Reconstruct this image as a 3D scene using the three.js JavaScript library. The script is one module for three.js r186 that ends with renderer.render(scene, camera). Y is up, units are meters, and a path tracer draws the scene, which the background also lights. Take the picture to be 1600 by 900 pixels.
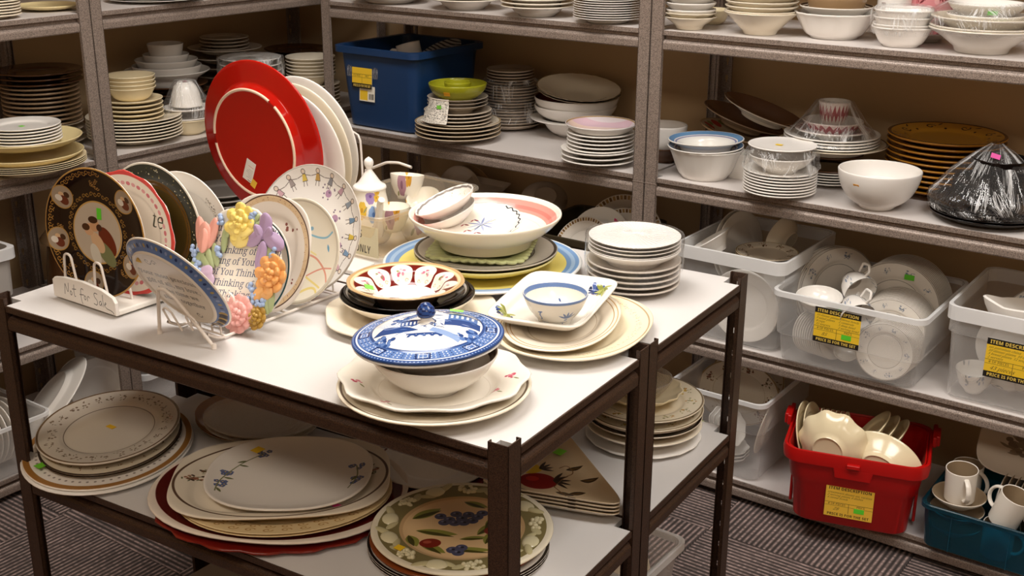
import * as THREE from 'three';
import { RoundedBoxGeometry } from 'three/addons/geometries/RoundedBoxGeometry.js';
import { mergeGeometries, mergeVertices, toCreasedNormals } from 'three/addons/utils/BufferGeometryUtils.js';
import { RectAreaLightUniformsLib } from 'three/addons/lights/RectAreaLightUniformsLib.js';

// ---------------------------------------------------------------- camera, light, exposure
RectAreaLightUniformsLib.init();
const V = (x, y, z) => new THREE.Vector3(x, y, z);
const scene = new THREE.Scene();
scene.background = new THREE.Color(0x000000);
const camera = new THREE.PerspectiveCamera(27.44, 16 / 9, 0.05, 30);
camera.position.set(0, 1.7, 0);
camera.up.set(-0.1977, 0.9433, -0.2668);
camera.lookAt(-0.5513, 1.7 - 0.332, -0.7654);
const renderer = new THREE.WebGLRenderer({ antialias: true });
renderer.toneMapping = THREE.LinearToneMapping;
renderer.toneMappingExposure = 1.13;
renderer.shadowMap.enabled = true;
const CEIL = 2.75;
const LAMPS = [   // x, z, along x, along z, intensity, colour
  [-1.6, -1.75, 1.2, 0.6, 10.5, [1, 0.96, 0.91]],
  [0.2, -1.6, 1.2, 0.6, 12, [1, 0.96, 0.91]],
  [-1.3, 0.3, 1.2, 0.6, 5.5, [1, 0.89, 0.76]],  // added warm fill from the camera side, lifts the shelf interiors
  [0.9, 0.3, 1.2, 0.6, 6, [1, 0.89, 0.76]],  // second added warm fill panel, out of view
];

// ---------------------------------------------------------------- helpers
let seed = 12345;
const rnd = () => { seed = (seed * 1664525 + 1013904223) % 4294967296; return seed / 4294967296; };
const rr = (a, b) => a + (b - a) * rnd();
const used = {};
const numbered = n => { used[n] = (used[n] || 0) + 1; return used[n] === 1 ? n : n + '_' + String(used[n] - 1).padStart(3, '0'); };
function shade(o) { o.traverse(c => { if (c.isMesh) { c.castShadow = true; c.receiveShadow = true; } }); return o; }
function part(name, geo, mat, parent, label) {
  const m = new THREE.Mesh(geo, mat); m.name = name; m.castShadow = m.receiveShadow = true;
  if (label) m.userData.label = label;
  if (parent) parent.add(m);
  return m;
}
function group(name, pos = [0, 0, 0], ry = 0) { const g = new THREE.Group(); g.name = numbered(name); g.position.set(...pos); g.rotation.y = ry; return g; }
function tag(o, label, category, grp) { o.userData.label = label; o.userData.category = category; if (grp) o.userData.group = grp; scene.add(o); return o; }
function thing(name, geo, mat, label, category, grp) { return tag(part(numbered(name), geo, mat), label, category, grp); }
function struct(name, geo, mat) { const m = part(name, geo, mat); m.userData.kind = 'structure'; scene.add(m); return m; }
const merge = l => mergeGeometries(l.map(g => { const k = g.index ? g.toNonIndexed() : g; for (const n of Object.keys(k.attributes)) if (!['position', 'normal', 'uv'].includes(n)) k.deleteAttribute(n); return k; }));
const move = (g, x = 0, y = 0, z = 0) => g.translate(x, y, z);
function canvasTex(w, h, draw) {
  const c = document.createElement('canvas'); c.width = w; c.height = h;
  draw(c.getContext('2d'), w, h);
  const t = new THREE.CanvasTexture(c); t.colorSpace = THREE.SRGBColorSpace; t.anisotropy = 8; return t;
}
function noiseTex(n, f, srgb = false) {
  const d = new Uint8Array(n * n * 4);
  for (let y = 0; y < n; y++) for (let x = 0; x < n; x++) { const v = f(x, y); const k = (y * n + x) * 4; const a = Array.isArray(v) ? v : [v, v, v]; d[k] = a[0]; d[k + 1] = a[1]; d[k + 2] = a[2]; d[k + 3] = 255; }
  const t = new THREE.DataTexture(d, n, n); t.wrapS = t.wrapT = THREE.RepeatWrapping; t.magFilter = THREE.LinearFilter; t.minFilter = THREE.LinearFilter; if (srgb) t.colorSpace = THREE.SRGBColorSpace; t.needsUpdate = true; return t;
}
// uv in metres, projected along each triangle's main axis
function metreUV(geo, s = 1) {
  const g = geo.index ? geo.toNonIndexed() : geo, p = g.attributes.position, uv = new Float32Array(p.count * 2);
  const a = V(), b = V(), c = V(), n = V();
  for (let i = 0; i < p.count; i += 3) {
    a.fromBufferAttribute(p, i); b.fromBufferAttribute(p, i + 1); c.fromBufferAttribute(p, i + 2);
    n.subVectors(b, a).cross(c.clone().sub(a));
    const ax = Math.abs(n.x), ay = Math.abs(n.y), az = Math.abs(n.z);
    [a, b, c].forEach((q, k) => { const [u, v] = ax > ay && ax > az ? [q.z, q.y] : ay > az ? [q.x, q.z] : [q.x, q.y]; uv[(i + k) * 2] = u * s; uv[(i + k) * 2 + 1] = v * s; });
  }
  g.setAttribute('uv', new THREE.BufferAttribute(uv, 2)); return g;
}
function rbox(w, h, d, r = 0.002, x = 0, y = 0, z = 0) { return metreUV(new RoundedBoxGeometry(w, h, d, 1, Math.min(r, w / 2.1, h / 2.1, d / 2.1)).translate(x, y, z)); }
function extrude(pts, depth, holes = [], bevel = 0) {
  const s = new THREE.Shape(pts.map(p => new THREE.Vector2(p[0], p[1])));
  for (const h of holes) s.holes.push(h);
  return new THREE.ExtrudeGeometry(s, { depth, bevelEnabled: bevel > 0, bevelThickness: bevel, bevelSize: bevel, bevelOffset: -bevel, bevelSegments: 2, curveSegments: 6, steps: 1 });
}
function tube(pts, r, seg = 24, closed = false, rs = 8) {
  return new THREE.TubeGeometry(new THREE.CatmullRomCurve3(pts.map(p => V(...p)), closed, 'catmullrom', 0.15), seg, r, rs, closed);
}
const phys = o => new THREE.MeshPhysicalMaterial(o);
const std = o => new THREE.MeshStandardMaterial(o);

// ---------------------------------------------------------------- materials of the room
const speck = noiseTex(256, () => { const v = rnd(); return v > 0.84 ? 255 : v < 0.24 ? 130 : 195 + rnd() * 40; }, true);
const speckBump = noiseTex(256, () => rnd() * 255);
for (const t of [speck, speckBump]) t.repeat.set(4.5, 4.5);
const M = {};
M.frame = std({ color: 0xb8a69a, map: speck, bumpMap: speckBump, bumpScale: 0.0003, roughness: 0.42, metalness: 0.25 });
M.frameDark = std({ color: 0x553c2d, map: speck, bumpMap: speckBump, bumpScale: 0.0003, roughness: 0.42, metalness: 0.25 });
M.board = std({ color: 0xd8d1cd, roughness: 0.42 });
M.tableBoard = std({ color: 0xd9d5d2, roughness: 0.4 });
M.wall = std({ color: 0xc0a27a, roughness: 0.9 });
M.ceil = std({ color: 0xe8e2d8, roughness: 0.95 });

// carpet: ribbed tiles laid quarter-turned
const RIBS = 34, ribOf = x => 0.5 + 0.5 * Math.sin(x / 512 * Math.PI * 2 * RIBS);
const dash = Array.from({ length: RIBS + 1 }, () => Array.from({ length: 64 }, () => rnd()));
const carpetMap = noiseTex(512, (x, y) => {
  const k = Math.floor(x / 512 * RIBS), d = dash[k][Math.floor(((y + k * 5) % 512) / 8)], n = rnd(), broad = 0.5 + 0.5 * Math.sin(y * 0.03 + 3 * Math.sin(x * 0.012));
  const v = 52 + 112 * Math.pow(ribOf(x), 1.3) * (0.35 + 0.45 * d + 0.45 * n) + 22 * broad * n;
  return [v * 1.04, v * 0.9, v * 0.86].map(k => Math.min(255, k));
}, true);
const carpetBump = noiseTex(512, (x, y) => 255 * Math.min(1, ribOf(x) * 0.75 + rnd() * 0.3));
M.carpet = std({ map: carpetMap, bumpMap: carpetBump, bumpScale: 0.003, roughness: 1 });

// ---------------------------------------------------------------- room shell
const BACK = -3.29, LEFT = -3.42, RIGHT = 2.4, FRONT = 1.8;
struct('wall_back', move(new THREE.BoxGeometry(RIGHT - LEFT + 0.4, CEIL + 0.2, 0.1), (LEFT + RIGHT) / 2, CEIL / 2, BACK - 0.05), M.wall);
struct('wall_left', move(new THREE.BoxGeometry(0.1, CEIL + 0.2, FRONT - BACK), LEFT - 0.05, CEIL / 2, (FRONT + BACK) / 2), M.wall);
struct('wall_right', move(new THREE.BoxGeometry(0.1, CEIL + 0.2, FRONT - BACK), RIGHT + 0.05, CEIL / 2, (FRONT + BACK) / 2), M.wall);
struct('wall_front', move(new THREE.BoxGeometry(RIGHT - LEFT + 0.4, CEIL + 0.2, 0.1), (LEFT + RIGHT) / 2, CEIL / 2, FRONT + 0.05), M.wall);
struct('ceiling', move(new THREE.BoxGeometry(RIGHT - LEFT + 0.4, 0.1, FRONT - BACK + 0.4), (LEFT + RIGHT) / 2, CEIL + 0.05, (FRONT + BACK) / 2), M.ceil);
{
  const floor = struct('floor', move(new THREE.BoxGeometry(RIGHT - LEFT + 0.4, 0.08, FRONT - BACK + 0.4), (LEFT + RIGHT) / 2, -0.046, (FRONT + BACK) / 2), std({ color: 0x2a211d, roughness: 1 }));
  const S = 0.5, g = rbox(S - 0.0015, 0.006, S - 0.0015, 0.001, 0, -0.003, 0);
  const uv = g.attributes.uv; for (let i = 0; i < uv.count; i++) uv.setXY(i, uv.getX(i) * 2, uv.getY(i) * 2);
  for (let i = -7; i < 2; i++) for (let j = -7; j < 2; j++) {
    const t = part('carpet_tile', g, M.carpet, floor); t.position.set(-0.97 + i * S, 0, -2.62 - 0.25 + (j + 7) * S - 0.5); t.rotation.y = ((i + j) & 1) ? Math.PI / 2 : 0;
  }
}
// ceiling lights and two added fill panels: glowing panel, light just in front
const LAMPSAY = ['long white ceiling light panel over the middle of the room', 'white ceiling light panel above the right-hand aisle', 'added unseen fill light panel behind the camera on the left', 'added unseen fill light panel behind the camera on the right'];
LAMPS.forEach(([x, z, w, d, I, col], k) => {
  const LAMP_COLOR = new THREE.Color(...col), lampMat = std({ color: 0xffffff, emissive: LAMP_COLOR, emissiveIntensity: 3 });
  const g = group('ceiling_light', [x, CEIL, z]);
  part('light_frame', rbox(w + 0.06, 0.03, d + 0.06, 0.004, 0, -0.016, 0), M.ceil, g);
  part('light_panel', new RoundedBoxGeometry(w, 0.01, d, 1, 0.003).translate(0, -0.036, 0), lampMat, g);
  const L = new THREE.RectAreaLight(LAMP_COLOR, I, w, d); L.position.set(0, -0.045, 0); L.rotation.x = -Math.PI / 2; g.add(L);
  tag(g, LAMPSAY[k], 'ceiling light', 'ceiling light panels');
});

// ---------------------------------------------------------------- shelving
// post: folded angle with a leg along x and a leg along z; keyhole slots in the leg that runs along x when asked
function slotPath(y) { const p = new THREE.Path(); p.moveTo(0.014, y); p.lineTo(0.014, y - 0.012); p.lineTo(0.016, y - 0.014); p.lineTo(0.016, y - 0.022); p.lineTo(0.021, y - 0.022); p.lineTo(0.021, y - 0.014); p.lineTo(0.023, y - 0.012); p.lineTo(0.023, y); return p; }
const PW = 0.036, PT = 0.002;
const postCache = {};
function postGeo(h, slots) {   // corner at origin, legs towards +x and -z
  const k = h + '|' + slots; if (postCache[k]) return postCache[k];
  const holes = []; if (slots) for (let y = h - 0.02; y > 0.04; y -= 0.052) holes.push(slotPath(y));
  const a = extrude([[0, 0], [PW, 0], [PW, h], [0, h]], PT, holes).translate(0, 0, -PT);
  const lip = new THREE.BoxGeometry(PT, h, 0.008).translate(PW - PT / 2, h / 2, -0.004);
  const b = extrude([[0, 0], [PW, 0], [PW, h], [0, h]], PT).rotateY(Math.PI / 2);
  const lip2 = new THREE.BoxGeometry(0.008, h, PT).translate(0.004, h / 2, -PW + PT / 2);
  return postCache[k] = metreUV(merge([a, lip, b, lip2]));
}
// beam: step profile, length along x, front face at z = 0, board top at y = 0
const beamCache = {};
function beamGeo(L, drop = 0.052) {
  const k = L + '|' + drop; if (beamCache[k]) return beamCache[k];
  const d = -drop;
  return beamCache[k] = metreUV(extrude([[-0.002, d], [0, d + 0.003], [0, -0.0345], [-0.0008, -0.0315], [-0.0028, -0.0285], [-0.006, -0.026], [-0.0105, -0.0245], [-0.014, -0.0242], [-0.014, -0.0145], [-0.032, -0.0145], [-0.032, -0.017], [-0.015, -0.017], [-0.015, d]], L).rotateY(-Math.PI / 2).translate(L, 0, 0));
}
function shelvingUnit(o) {   // local frame: x from 0 to W, front face z = 0, back z = -D
  const g = group('shelving_unit', o.pos, o.ry), { W, D } = o, fm = o.mat || M.frame, bm = o.board || M.board;
  const P = (x, z, mx, mz, slots) => { const m = part('post', postGeo(o.h, slots), fm, g); m.position.set(x, o.y0 || 0, z); m.scale.set(mx, 1, mz); return m; };
  P(0, 0, 1, 1, false); P(W, 0, -1, 1, false); P(0, -D, 1, -1, true); P(W, -D, -1, -1, true);
  if (o.splice) for (const x of [0, W]) { part('post_splice', rbox(PW + 0.001, 0.0025, 0.0012, 0.0005, x ? W - PW / 2 : PW / 2, 0.89, 0.0004), fm, g); }
  o.levels.forEach((y, li) => {
    const roll = o.roll && li === 1 ? o.roll : 0, at = x => y - roll * (W - x), first = g.children.length;
    const bw = W - 2 * PW - 0.002;
    for (const [z, s] of [[-0.001, 1], [-D + 0.001, -1]]) { const m = part('beam', beamGeo(bw), fm, g); m.position.set(s > 0 ? PW + 0.001 : W - PW - 0.001, at(s > 0 ? PW : W - PW), z); m.rotation.z = s > 0 ? roll : -roll; if (s < 0) { m.rotation.order = 'ZYX'; m.rotation.set(0, Math.PI, roll); } }
    const bd = D - 2 * PW - 0.002;
    for (const [x, s] of [[0.001, 1], [W - 0.001, -1]]) { const m = part('beam', beamGeo(bd), fm, g); m.position.set(x, at(x), s > 0 ? -D + PW + 0.001 : -PW - 0.001); m.rotation.y = s > 0 ? -Math.PI / 2 : Math.PI / 2; }
    // board with notched corners, metal edge strip in front
    const n = PW + 0.002, e = 0.004;
    const sh = [[n, -e], [W - n, -e], [W - n, -n], [W - e, -n], [W - e, -D + n], [W - n, -D + n], [W - n, -D + e], [n, -D + e], [n, -D + n], [e, -D + n], [e, -n], [n, -n]];
    part('shelf_board', metreUV(extrude(sh.map(p => [p[0], p[1]]), 0.013).rotateX(Math.PI / 2).translate(0, -0.0005, 0)), bm, g).position.y = at(0);
    part('edge_strip', rbox(bw, 0.0125, 0.003, 0.0008, W / 2, -0.0072, -0.0022), fm, g).position.y = at(0);
    if (o.endStrips) part('edge_strip', rbox(0.003, 0.0125, bd, 0.0008, W - 0.0022, -0.0072, -D / 2), fm, g).position.y = y;
    if (roll) for (const c of g.children.slice(first)) if (c.name === 'shelf_board' || (c.name === 'edge_strip' && c.position.y === at(0))) c.rotation.z = roll;
  });
  return g;
}
const ZB = -2.8, XL = -2.9;
const B = [1.31, 0.909, 0.471, 0.071];
tag(shelvingUnit({ pos: [-2.784, 0, ZB], ry: 0, W: 1.217, D: 0.44, h: 1.83, levels: [1.71, ...B], splice: true }), 'grey brown steel shelving unit left of the double post, holding the blue bin', 'shelving');
tag(shelvingUnit({ pos: [-1.565, 0, ZB], ry: 0, W: 1.217, D: 0.44, h: 1.83, levels: [1.71, ...B], splice: true }), 'grey brown steel shelving unit at the right, holding clear bins and the red bin', 'shelving');
const LV = [1.331, 0.918, 0.44, 0.071];
tag(shelvingUnit({ pos: [XL, 0, -2.022], ry: Math.PI / 2, W: 1.217, D: 0.47, h: 1.83, levels: [1.72, ...LV], splice: true }), 'steel shelving unit along the left wall, ending in the room corner', 'shelving');
tag(shelvingUnit({ pos: [XL, 0, -0.803], ry: Math.PI / 2, W: 1.217, D: 0.47, h: 1.83, levels: [1.72, ...LV], splice: true }), 'steel shelving unit cut off by the left edge of the photo', 'shelving');
const TA = 0.0643, tloc = (x, z) => [Math.cos(TA) * x + Math.sin(TA) * z, -Math.sin(TA) * x + Math.cos(TA) * z];
{
  const [cx, cz] = tloc(-0.826, -1.3), W = 1.198, D = 0.4665;
  const off = (x, z) => { const [a, b] = tloc(-0.82 - W + x, -1.3 + z); return [a, 0, b]; };
  tag(shelvingUnit({ pos: off(0, 0), ry: TA, W, D, h: 0.914, levels: [0.9, 0.557], mat: M.frameDark, board: M.tableBoard, endStrips: true, roll: 0.0165 }), 'low dark brown steel table unit nearest the camera with white top', 'table');
  tag(shelvingUnit({ pos: off(0, -D - 0.001), ry: TA, W, D, h: 0.914, levels: [0.9, 0.557], mat: M.frameDark, board: M.tableBoard, endStrips: true }), 'low dark brown steel table unit behind the first, under the plain white plates', 'table');
}
// ---------------------------------------------------------------- crockery: shapes
// upper profiles from centre to rim: [share of radius, share of height]
const TAU = Math.PI * 2;
const KIND = {
  plate: [[0, 0], [0.3, 0], [0.56, 0.01], [0.64, 0.1], [0.69, 0.38], [0.75, 0.56], [0.9, 0.82], [1, 1]],
  coupe: [[0, 0], [0.3, 0], [0.55, 0.02], [0.72, 0.12], [0.85, 0.38], [0.94, 0.72], [1, 1]],
  soup: [[0, 0], [0.3, 0], [0.48, 0.04], [0.6, 0.28], [0.67, 0.62], [0.73, 0.76], [0.9, 0.9], [1, 1]],
  bowl: [[0, 0], [0.2, 0], [0.4, 0.06], [0.6, 0.2], [0.8, 0.48], [0.93, 0.78], [1, 1]],
  round: [[0, 0], [0.25, 0.01], [0.5, 0.08], [0.72, 0.25], [0.88, 0.5], [0.97, 0.78], [1, 1]],
  deep: [[0, 0], [0.3, 0], [0.56, 0.02], [0.68, 0.1], [0.78, 0.34], [0.88, 0.68], [0.95, 0.9], [1, 1]],
  flare: [[0, 0], [0.25, 0.01], [0.42, 0.06], [0.55, 0.24], [0.7, 0.52], [0.86, 0.8], [1, 1]],
  cup: [[0, 0], [0.3, 0.01], [0.56, 0.05], [0.74, 0.2], [0.86, 0.45], [0.93, 0.75], [1, 1]],
  tray: [[0, 0], [0.5, 0], [0.74, 0.02], [0.8, 0.2], [0.85, 0.62], [0.92, 0.8], [1, 1]],
  rimbowl: [[0, 0], [0.2, 0], [0.4, 0.06], [0.55, 0.3], [0.66, 0.72], [0.72, 0.92], [0.86, 0.97], [1, 1]],
};
const geoCache = {};
function dishGeo(o) {
  const key = JSON.stringify(o); if (geoCache[key]) return geoCache[key];
  const { kind = 'plate', R, H, t = 0.004, b = 1, lobes = 0, amp = 0, sq = 2, seg = 56, foot = kind === 'plate' ? 0.6 : 0.5, cyl = false, tri = 0, wave = 0, N = 15, pw = 4 } = o;
  const base = t + 0.0025, sp = new THREE.SplineCurve(KIND[kind].map(([r, f]) => new THREE.Vector2(r * R, base + f * (H - base))));
  const up = sp.getPoints(N); for (const p of up) p.y = Math.max(p.y, base);
  const low = up.map((p, i) => { const a = up[Math.max(0, i - 1)], c = up[Math.min(N, i + 1)]; const dx = c.x - a.x, dy = c.y - a.y, l = Math.hypot(dx, dy) || 1; return new THREE.Vector2(p.x + dy / l * t, Math.max(p.y - dx / l * t, 0.0025)); });
  const e = up[N], f = low[N], d = new THREE.Vector2(e.x - up[N - 1].x, e.y - up[N - 1].y).normalize();
  const cap = [0.25, 0.5, 0.75].map(k => new THREE.Vector2(e.x + (f.x - e.x) * k + d.x * t * 0.5 * Math.sin(k * Math.PI), e.y + (f.y - e.y) * k + d.y * t * 0.5 * Math.sin(k * Math.PI)));
  const fr = foot * R;
  const path = [...up, ...cap, ...low.filter(p => p.x > fr * 1.03).reverse(), new THREE.Vector2(fr * 1.0, 0), new THREE.Vector2(fr * 0.95, 0), new THREE.Vector2(fr * 0.92, 0.0025), new THREE.Vector2(0.0001, 0.0025)];
  const nUp = up.length + 1, rows = path.length, cols = seg + 1;
  const pos = new Float32Array(rows * cols * 3), uv = new Float32Array(rows * cols * 2);
  for (let i = 0; i < rows; i++) for (let j = 0; j < cols; j++) {
    const th = (j % seg) / seg * Math.PI * 2, c = Math.cos(th), s = Math.sin(th), r = path[i].x, w = Math.pow(Math.min(1, r / R), pw);
    let k = 1;
    if (sq !== 2) k *= Math.pow(Math.pow(Math.abs(c), sq) + Math.pow(Math.abs(s), sq), -1 / sq);
    if (tri) { let q = 0; for (let m = 0; m < 3; m++) q += Math.pow(Math.max(0, Math.cos(th - Math.PI - m * TAU / 3)), tri); k *= Math.pow(q, -1 / tri) / (2 * Math.pow(2, -1 / tri)); }
    if (lobes) { const q = Math.cos(lobes * th); k *= 1 + amp * w * (wave ? Math.abs(Math.cos(lobes * th / 2)) * 2 - 1.3 : q); }
    const x = r * k * c, z = r * k * s * b, q = i * cols + j;
    pos[q * 3] = x; pos[q * 3 + 1] = path[i].y; pos[q * 3 + 2] = z;
    if (cyl && i >= nUp - 1) { uv[q * 2] = j / seg; uv[q * 2 + 1] = path[i].y / H; }
    else { uv[q * 2] = 0.5 + x / (2.05 * R); uv[q * 2 + 1] = 0.5 - z / (2.05 * R * b); }
  }
  const iu = [], il = [];
  for (let i = 0; i < rows - 1; i++) for (let j = 0; j < seg; j++) {
    const a = i * cols + j, A = a + cols, list = i < nUp ? iu : il;
    if (i > 0) list.push(a, a + 1, A); list.push(a + 1, A + 1, A);
  }
  const g = new THREE.BufferGeometry();
  g.setAttribute('position', new THREE.BufferAttribute(pos, 3)); g.setAttribute('uv', new THREE.BufferAttribute(uv, 2));
  g.setIndex([...iu, ...il]); g.computeVertexNormals();
  const n = g.attributes.normal;
  for (let i = 0; i < rows; i++) { const p = i * cols, q = p + seg, v = V(n.getX(p) + n.getX(q), n.getY(p) + n.getY(q), n.getZ(p) + n.getZ(q)).normalize(); for (const k of [p, q]) n.setXYZ(k, v.x, v.y, v.z); }
  for (let j = 0; j < cols; j++) { n.setXYZ(j, 0, 1, 0); n.setXYZ((rows - 1) * cols + j, 0, -1, 0); }
  g.userData.up = [...up, ...cap.slice(0, 2)].map(p => [p.x, p.y]); g.userData.low = [[0, 0.0025], [fr * 0.92, 0.0025], [fr * 0.95, 0], [fr, 0], ...low.filter(p => p.x > fr * 1.03).map(p => [p.x, p.y]), [cap[2].x, cap[2].y]];
  g.addGroup(0, iu.length, 0); g.addGroup(iu.length, il.length, 1);
  return geoCache[key] = g;
}
const heightAt = (l, r) => { for (let i = 1; i < l.length; i++) if (l[i][0] >= r) { const [a, b] = l[i - 1], [c, d] = l[i]; return c - a < 1e-6 ? Math.max(b, d) : b + (d - b) * (r - a) / (c - a); } return null; };
// how far the base of dish b must stay above the base of dish a when it is set into it
function nestGap(a, b, sa = 1, sb = 1) { let m = 0.001; for (let k = 0; k <= 60; k++) { const r = k / 60 * 0.4; const u = heightAt(a.userData.up, r / sa), l = heightAt(b.userData.low, r / sb); if (u !== null && l !== null) m = Math.max(m, u - l); } for (const [r] of [...a.userData.up.map(p => [p[0] * sa]), ...b.userData.low.map(p => [p[0] * sb])]) { const u = heightAt(a.userData.up, r / sa), l = heightAt(b.userData.low, r / sb); if (u !== null && l !== null) m = Math.max(m, u - l); } return m + 0.0006; }
const wellOf = (t) => t + 0.0025;
// loops of points joined into a skin; first and last loop may be closed with a fan
function loft(loops, capA = false, capB = false) {
  const n = loops[0].length, pos = [], idx = [];
  loops.forEach(l => l.forEach(p => pos.push(...p)));
  for (let i = 0; i < loops.length - 1; i++) for (let j = 0; j < n; j++) { const a = i * n + j, b = i * n + (j + 1) % n; idx.push(a, b, a + n, b, b + n, a + n); }
  const cap = (l, i0, flip) => { const c = l.reduce((s, p) => [s[0] + p[0] / n, s[1] + p[1] / n, s[2] + p[2] / n], [0, 0, 0]); const k = pos.length / 3; pos.push(...c); for (let j = 0; j < n; j++) flip ? idx.push(i0 + (j + 1) % n, i0 + j, k) : idx.push(i0 + j, i0 + (j + 1) % n, k); };
  if (capA) cap(loops[0], 0, true); if (capB) cap(loops[loops.length - 1], (loops.length - 1) * n, false);
  const g = new THREE.BufferGeometry(); g.setAttribute('position', new THREE.Float32BufferAttribute(pos, 3)); g.setIndex(idx);
  const u = metreUV(g); u.computeVertexNormals(); return toCreasedNormals(u, 0.7);
}
function rrLoop(w, d, r, y, n = 5, cx = 0, cz = 0) {
  const p = []; for (let c = 0; c < 4; c++) { const sx = [1, -1, -1, 1][c], sz = [1, 1, -1, -1][c]; for (let i = 0; i <= n; i++) { const a = (c + i / n) * Math.PI / 2; p.push([cx + sx * (w / 2 - r) + r * Math.cos(a), y, cz + sz * (d / 2 - r) + r * Math.sin(a)]); } }
  return p.reverse();
}
const lathe = (pts, seg = 40) => new THREE.LatheGeometry(pts.map(p => new THREE.Vector2(...p)), seg);

// ---------------------------------------------------------------- crockery: glazes and prints
const gz = {};
function glaze(c, o = {}) { const k = c + JSON.stringify(o); return gz[k] || (gz[k] = std({ color: c, roughness: o.r ?? 0.16, metalness: o.m ?? 0 })); }
function print(draw, base, o = {}) { return std({ map: canvasTex(o.s || 512, o.s || 512, (c, w) => { c.fillStyle = base; c.fillRect(0, 0, w, w); c.save(); c.scale(w / 512, w / 512); c.translate(256, 256); draw(c); c.restore(); }), roughness: o.r ?? 0.16, ...(o.m || {}) }); }
function disc(c, x, y, r, col, ry = r, rot = 0) { c.fillStyle = col; c.beginPath(); c.ellipse(x, y, r, ry, rot, 0, TAU); c.fill(); }
function ringc(c, r0, r1, col, ry = 1) { c.strokeStyle = col; c.lineWidth = r1 - r0; c.beginPath(); c.ellipse(0, 0, (r0 + r1) / 2, (r0 + r1) / 2 * ry, 0, 0, TAU); c.stroke(); }
function flower(c, x, y, r, col, mid, n = 5) { for (let i = 0; i < n; i++) { const a = i / n * TAU + x; disc(c, x + Math.cos(a) * r * 0.6, y + Math.sin(a) * r * 0.6, r * 0.5, col); } disc(c, x, y, r * 0.3, mid); }
function leaf(c, x, y, l, w, rot, col) { c.save(); c.translate(x, y); c.rotate(rot); c.fillStyle = col; c.beginPath(); c.moveTo(0, 0); c.quadraticCurveTo(l * 0.45, -w, l, 0); c.quadraticCurveTo(l * 0.45, w, 0, 0); c.fill(); c.restore(); }
function around(n, r, f, ry = 1) { for (let i = 0; i < n; i++) { const a = i / n * TAU; f(Math.cos(a) * r, Math.sin(a) * r * ry, a, i); } }
function curve(c, pts, col, w) { c.strokeStyle = col; c.lineWidth = w; c.lineCap = 'round'; c.beginPath(); c.moveTo(pts[0][0], pts[0][1]); for (let i = 1; i + 1 < pts.length; i++) { const mx = (pts[i][0] + pts[i + 1][0]) / 2, my = (pts[i][1] + pts[i + 1][1]) / 2; c.quadraticCurveTo(pts[i][0], pts[i][1], mx, my); } const e = pts[pts.length - 1]; c.lineTo(e[0], e[1]); c.stroke(); }
function spray(c, x, y, r, n, cols) { for (let i = 0; i < n; i++) { const a = rnd() * TAU, q = rnd() * r; const px = x + Math.cos(a) * q, py = y + Math.sin(a) * q; rnd() < 0.5 ? leaf(c, px, py, r * 0.5, r * 0.14, rnd() * TAU, cols[0]) : disc(c, px, py, r * (0.1 + 0.12 * rnd()), cols[1 + Math.floor(rnd() * (cols.length - 1))]); } }
function scroll(c, x, y, r, col, w, dir = 1) { c.strokeStyle = col; c.lineWidth = w; c.beginPath(); for (let i = 0; i <= 30; i++) { const a = i / 30 * 7 * dir, q = r * (1 - i / 34); const px = x + Math.cos(a) * q, py = y + Math.sin(a) * q; i ? c.lineTo(px, py) : c.moveTo(px, py); } c.stroke(); }

const WHITE = '#f3eee6', CREAM = '#f3e8d2', IVORY = '#f1e3c4';
const P = {};
P.white = glaze('#f1ece5'); P.cream = glaze('#f0e5d0'); P.ivory = glaze('#efdfba'); P.grey = glaze('#d9d0c6'); P.stone = glaze('#c9bba9');
P.yellowish = glaze('#ecd9a4'); P.brown = glaze('#5a3a22'); P.darkbrown = glaze('#2e1c12'); P.black = glaze('#120c0a', { r: 0.1 }); P.tan = glaze('#a88a66');
P.dimplate = glaze('#a58d72'); P.red = glaze('#b81a10', { r: 0.08 }); P.white2 = glaze('#f7f2ec', { r: 0.25 });
P.plain = print(c => { ringc(c, 150, 152, '#e2d8c8'); }, WHITE);
P.goldRim = print(c => { ringc(c, 238, 250, '#a97f45'); ringc(c, 225, 228, '#c9a675'); }, WHITE);
P.creamGold = print(c => { ringc(c, 240, 246, '#6b5a49'); }, CREAM);
P.darkRim = print(c => { ringc(c, 238, 252, '#2a1c15'); ringc(c, 222, 230, '#3a271c'); }, '#d9ccb8');
P.greyFloral = print(c => { around(26, 205, (x, y) => spray(c, x, y, 22, 9, ['#6f6350', '#7d6a58', '#8a7560'])); ringc(c, 158, 161, '#75675a'); ringc(c, 243, 250, '#6a5038'); spray(c, -40, -205, 18, 6, ['#8a6b58', '#c2705c', '#c98a70']); }, '#d8cdbd');
P.bandFloral = print(c => { around(30, 214, (x, y) => spray(c, x, y, 13, 6, ['#6b5f3c', '#8c5a34', '#4d4a36'])); ringc(c, 244, 251, '#33241a'); ringc(c, 168, 170, '#8a7256'); }, '#d9ccb4');
P.tinyScroll = print(c => { around(60, 212, (x, y) => disc(c, x, y, 4, '#9a8f86')); ringc(c, 232, 250, '#9b6b33'); ringc(c, 200, 201, '#b9aea4'); }, '#ece4da');
P.maroonBand = print(c => { ringc(c, 206, 244, '#54120d'); ringc(c, 198, 204, '#8a5a48'); }, '#e6d8c8');
P.redBrown = print(c => { ringc(c, 150, 250, '#6d150d'); }, '#7a2013');
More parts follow.
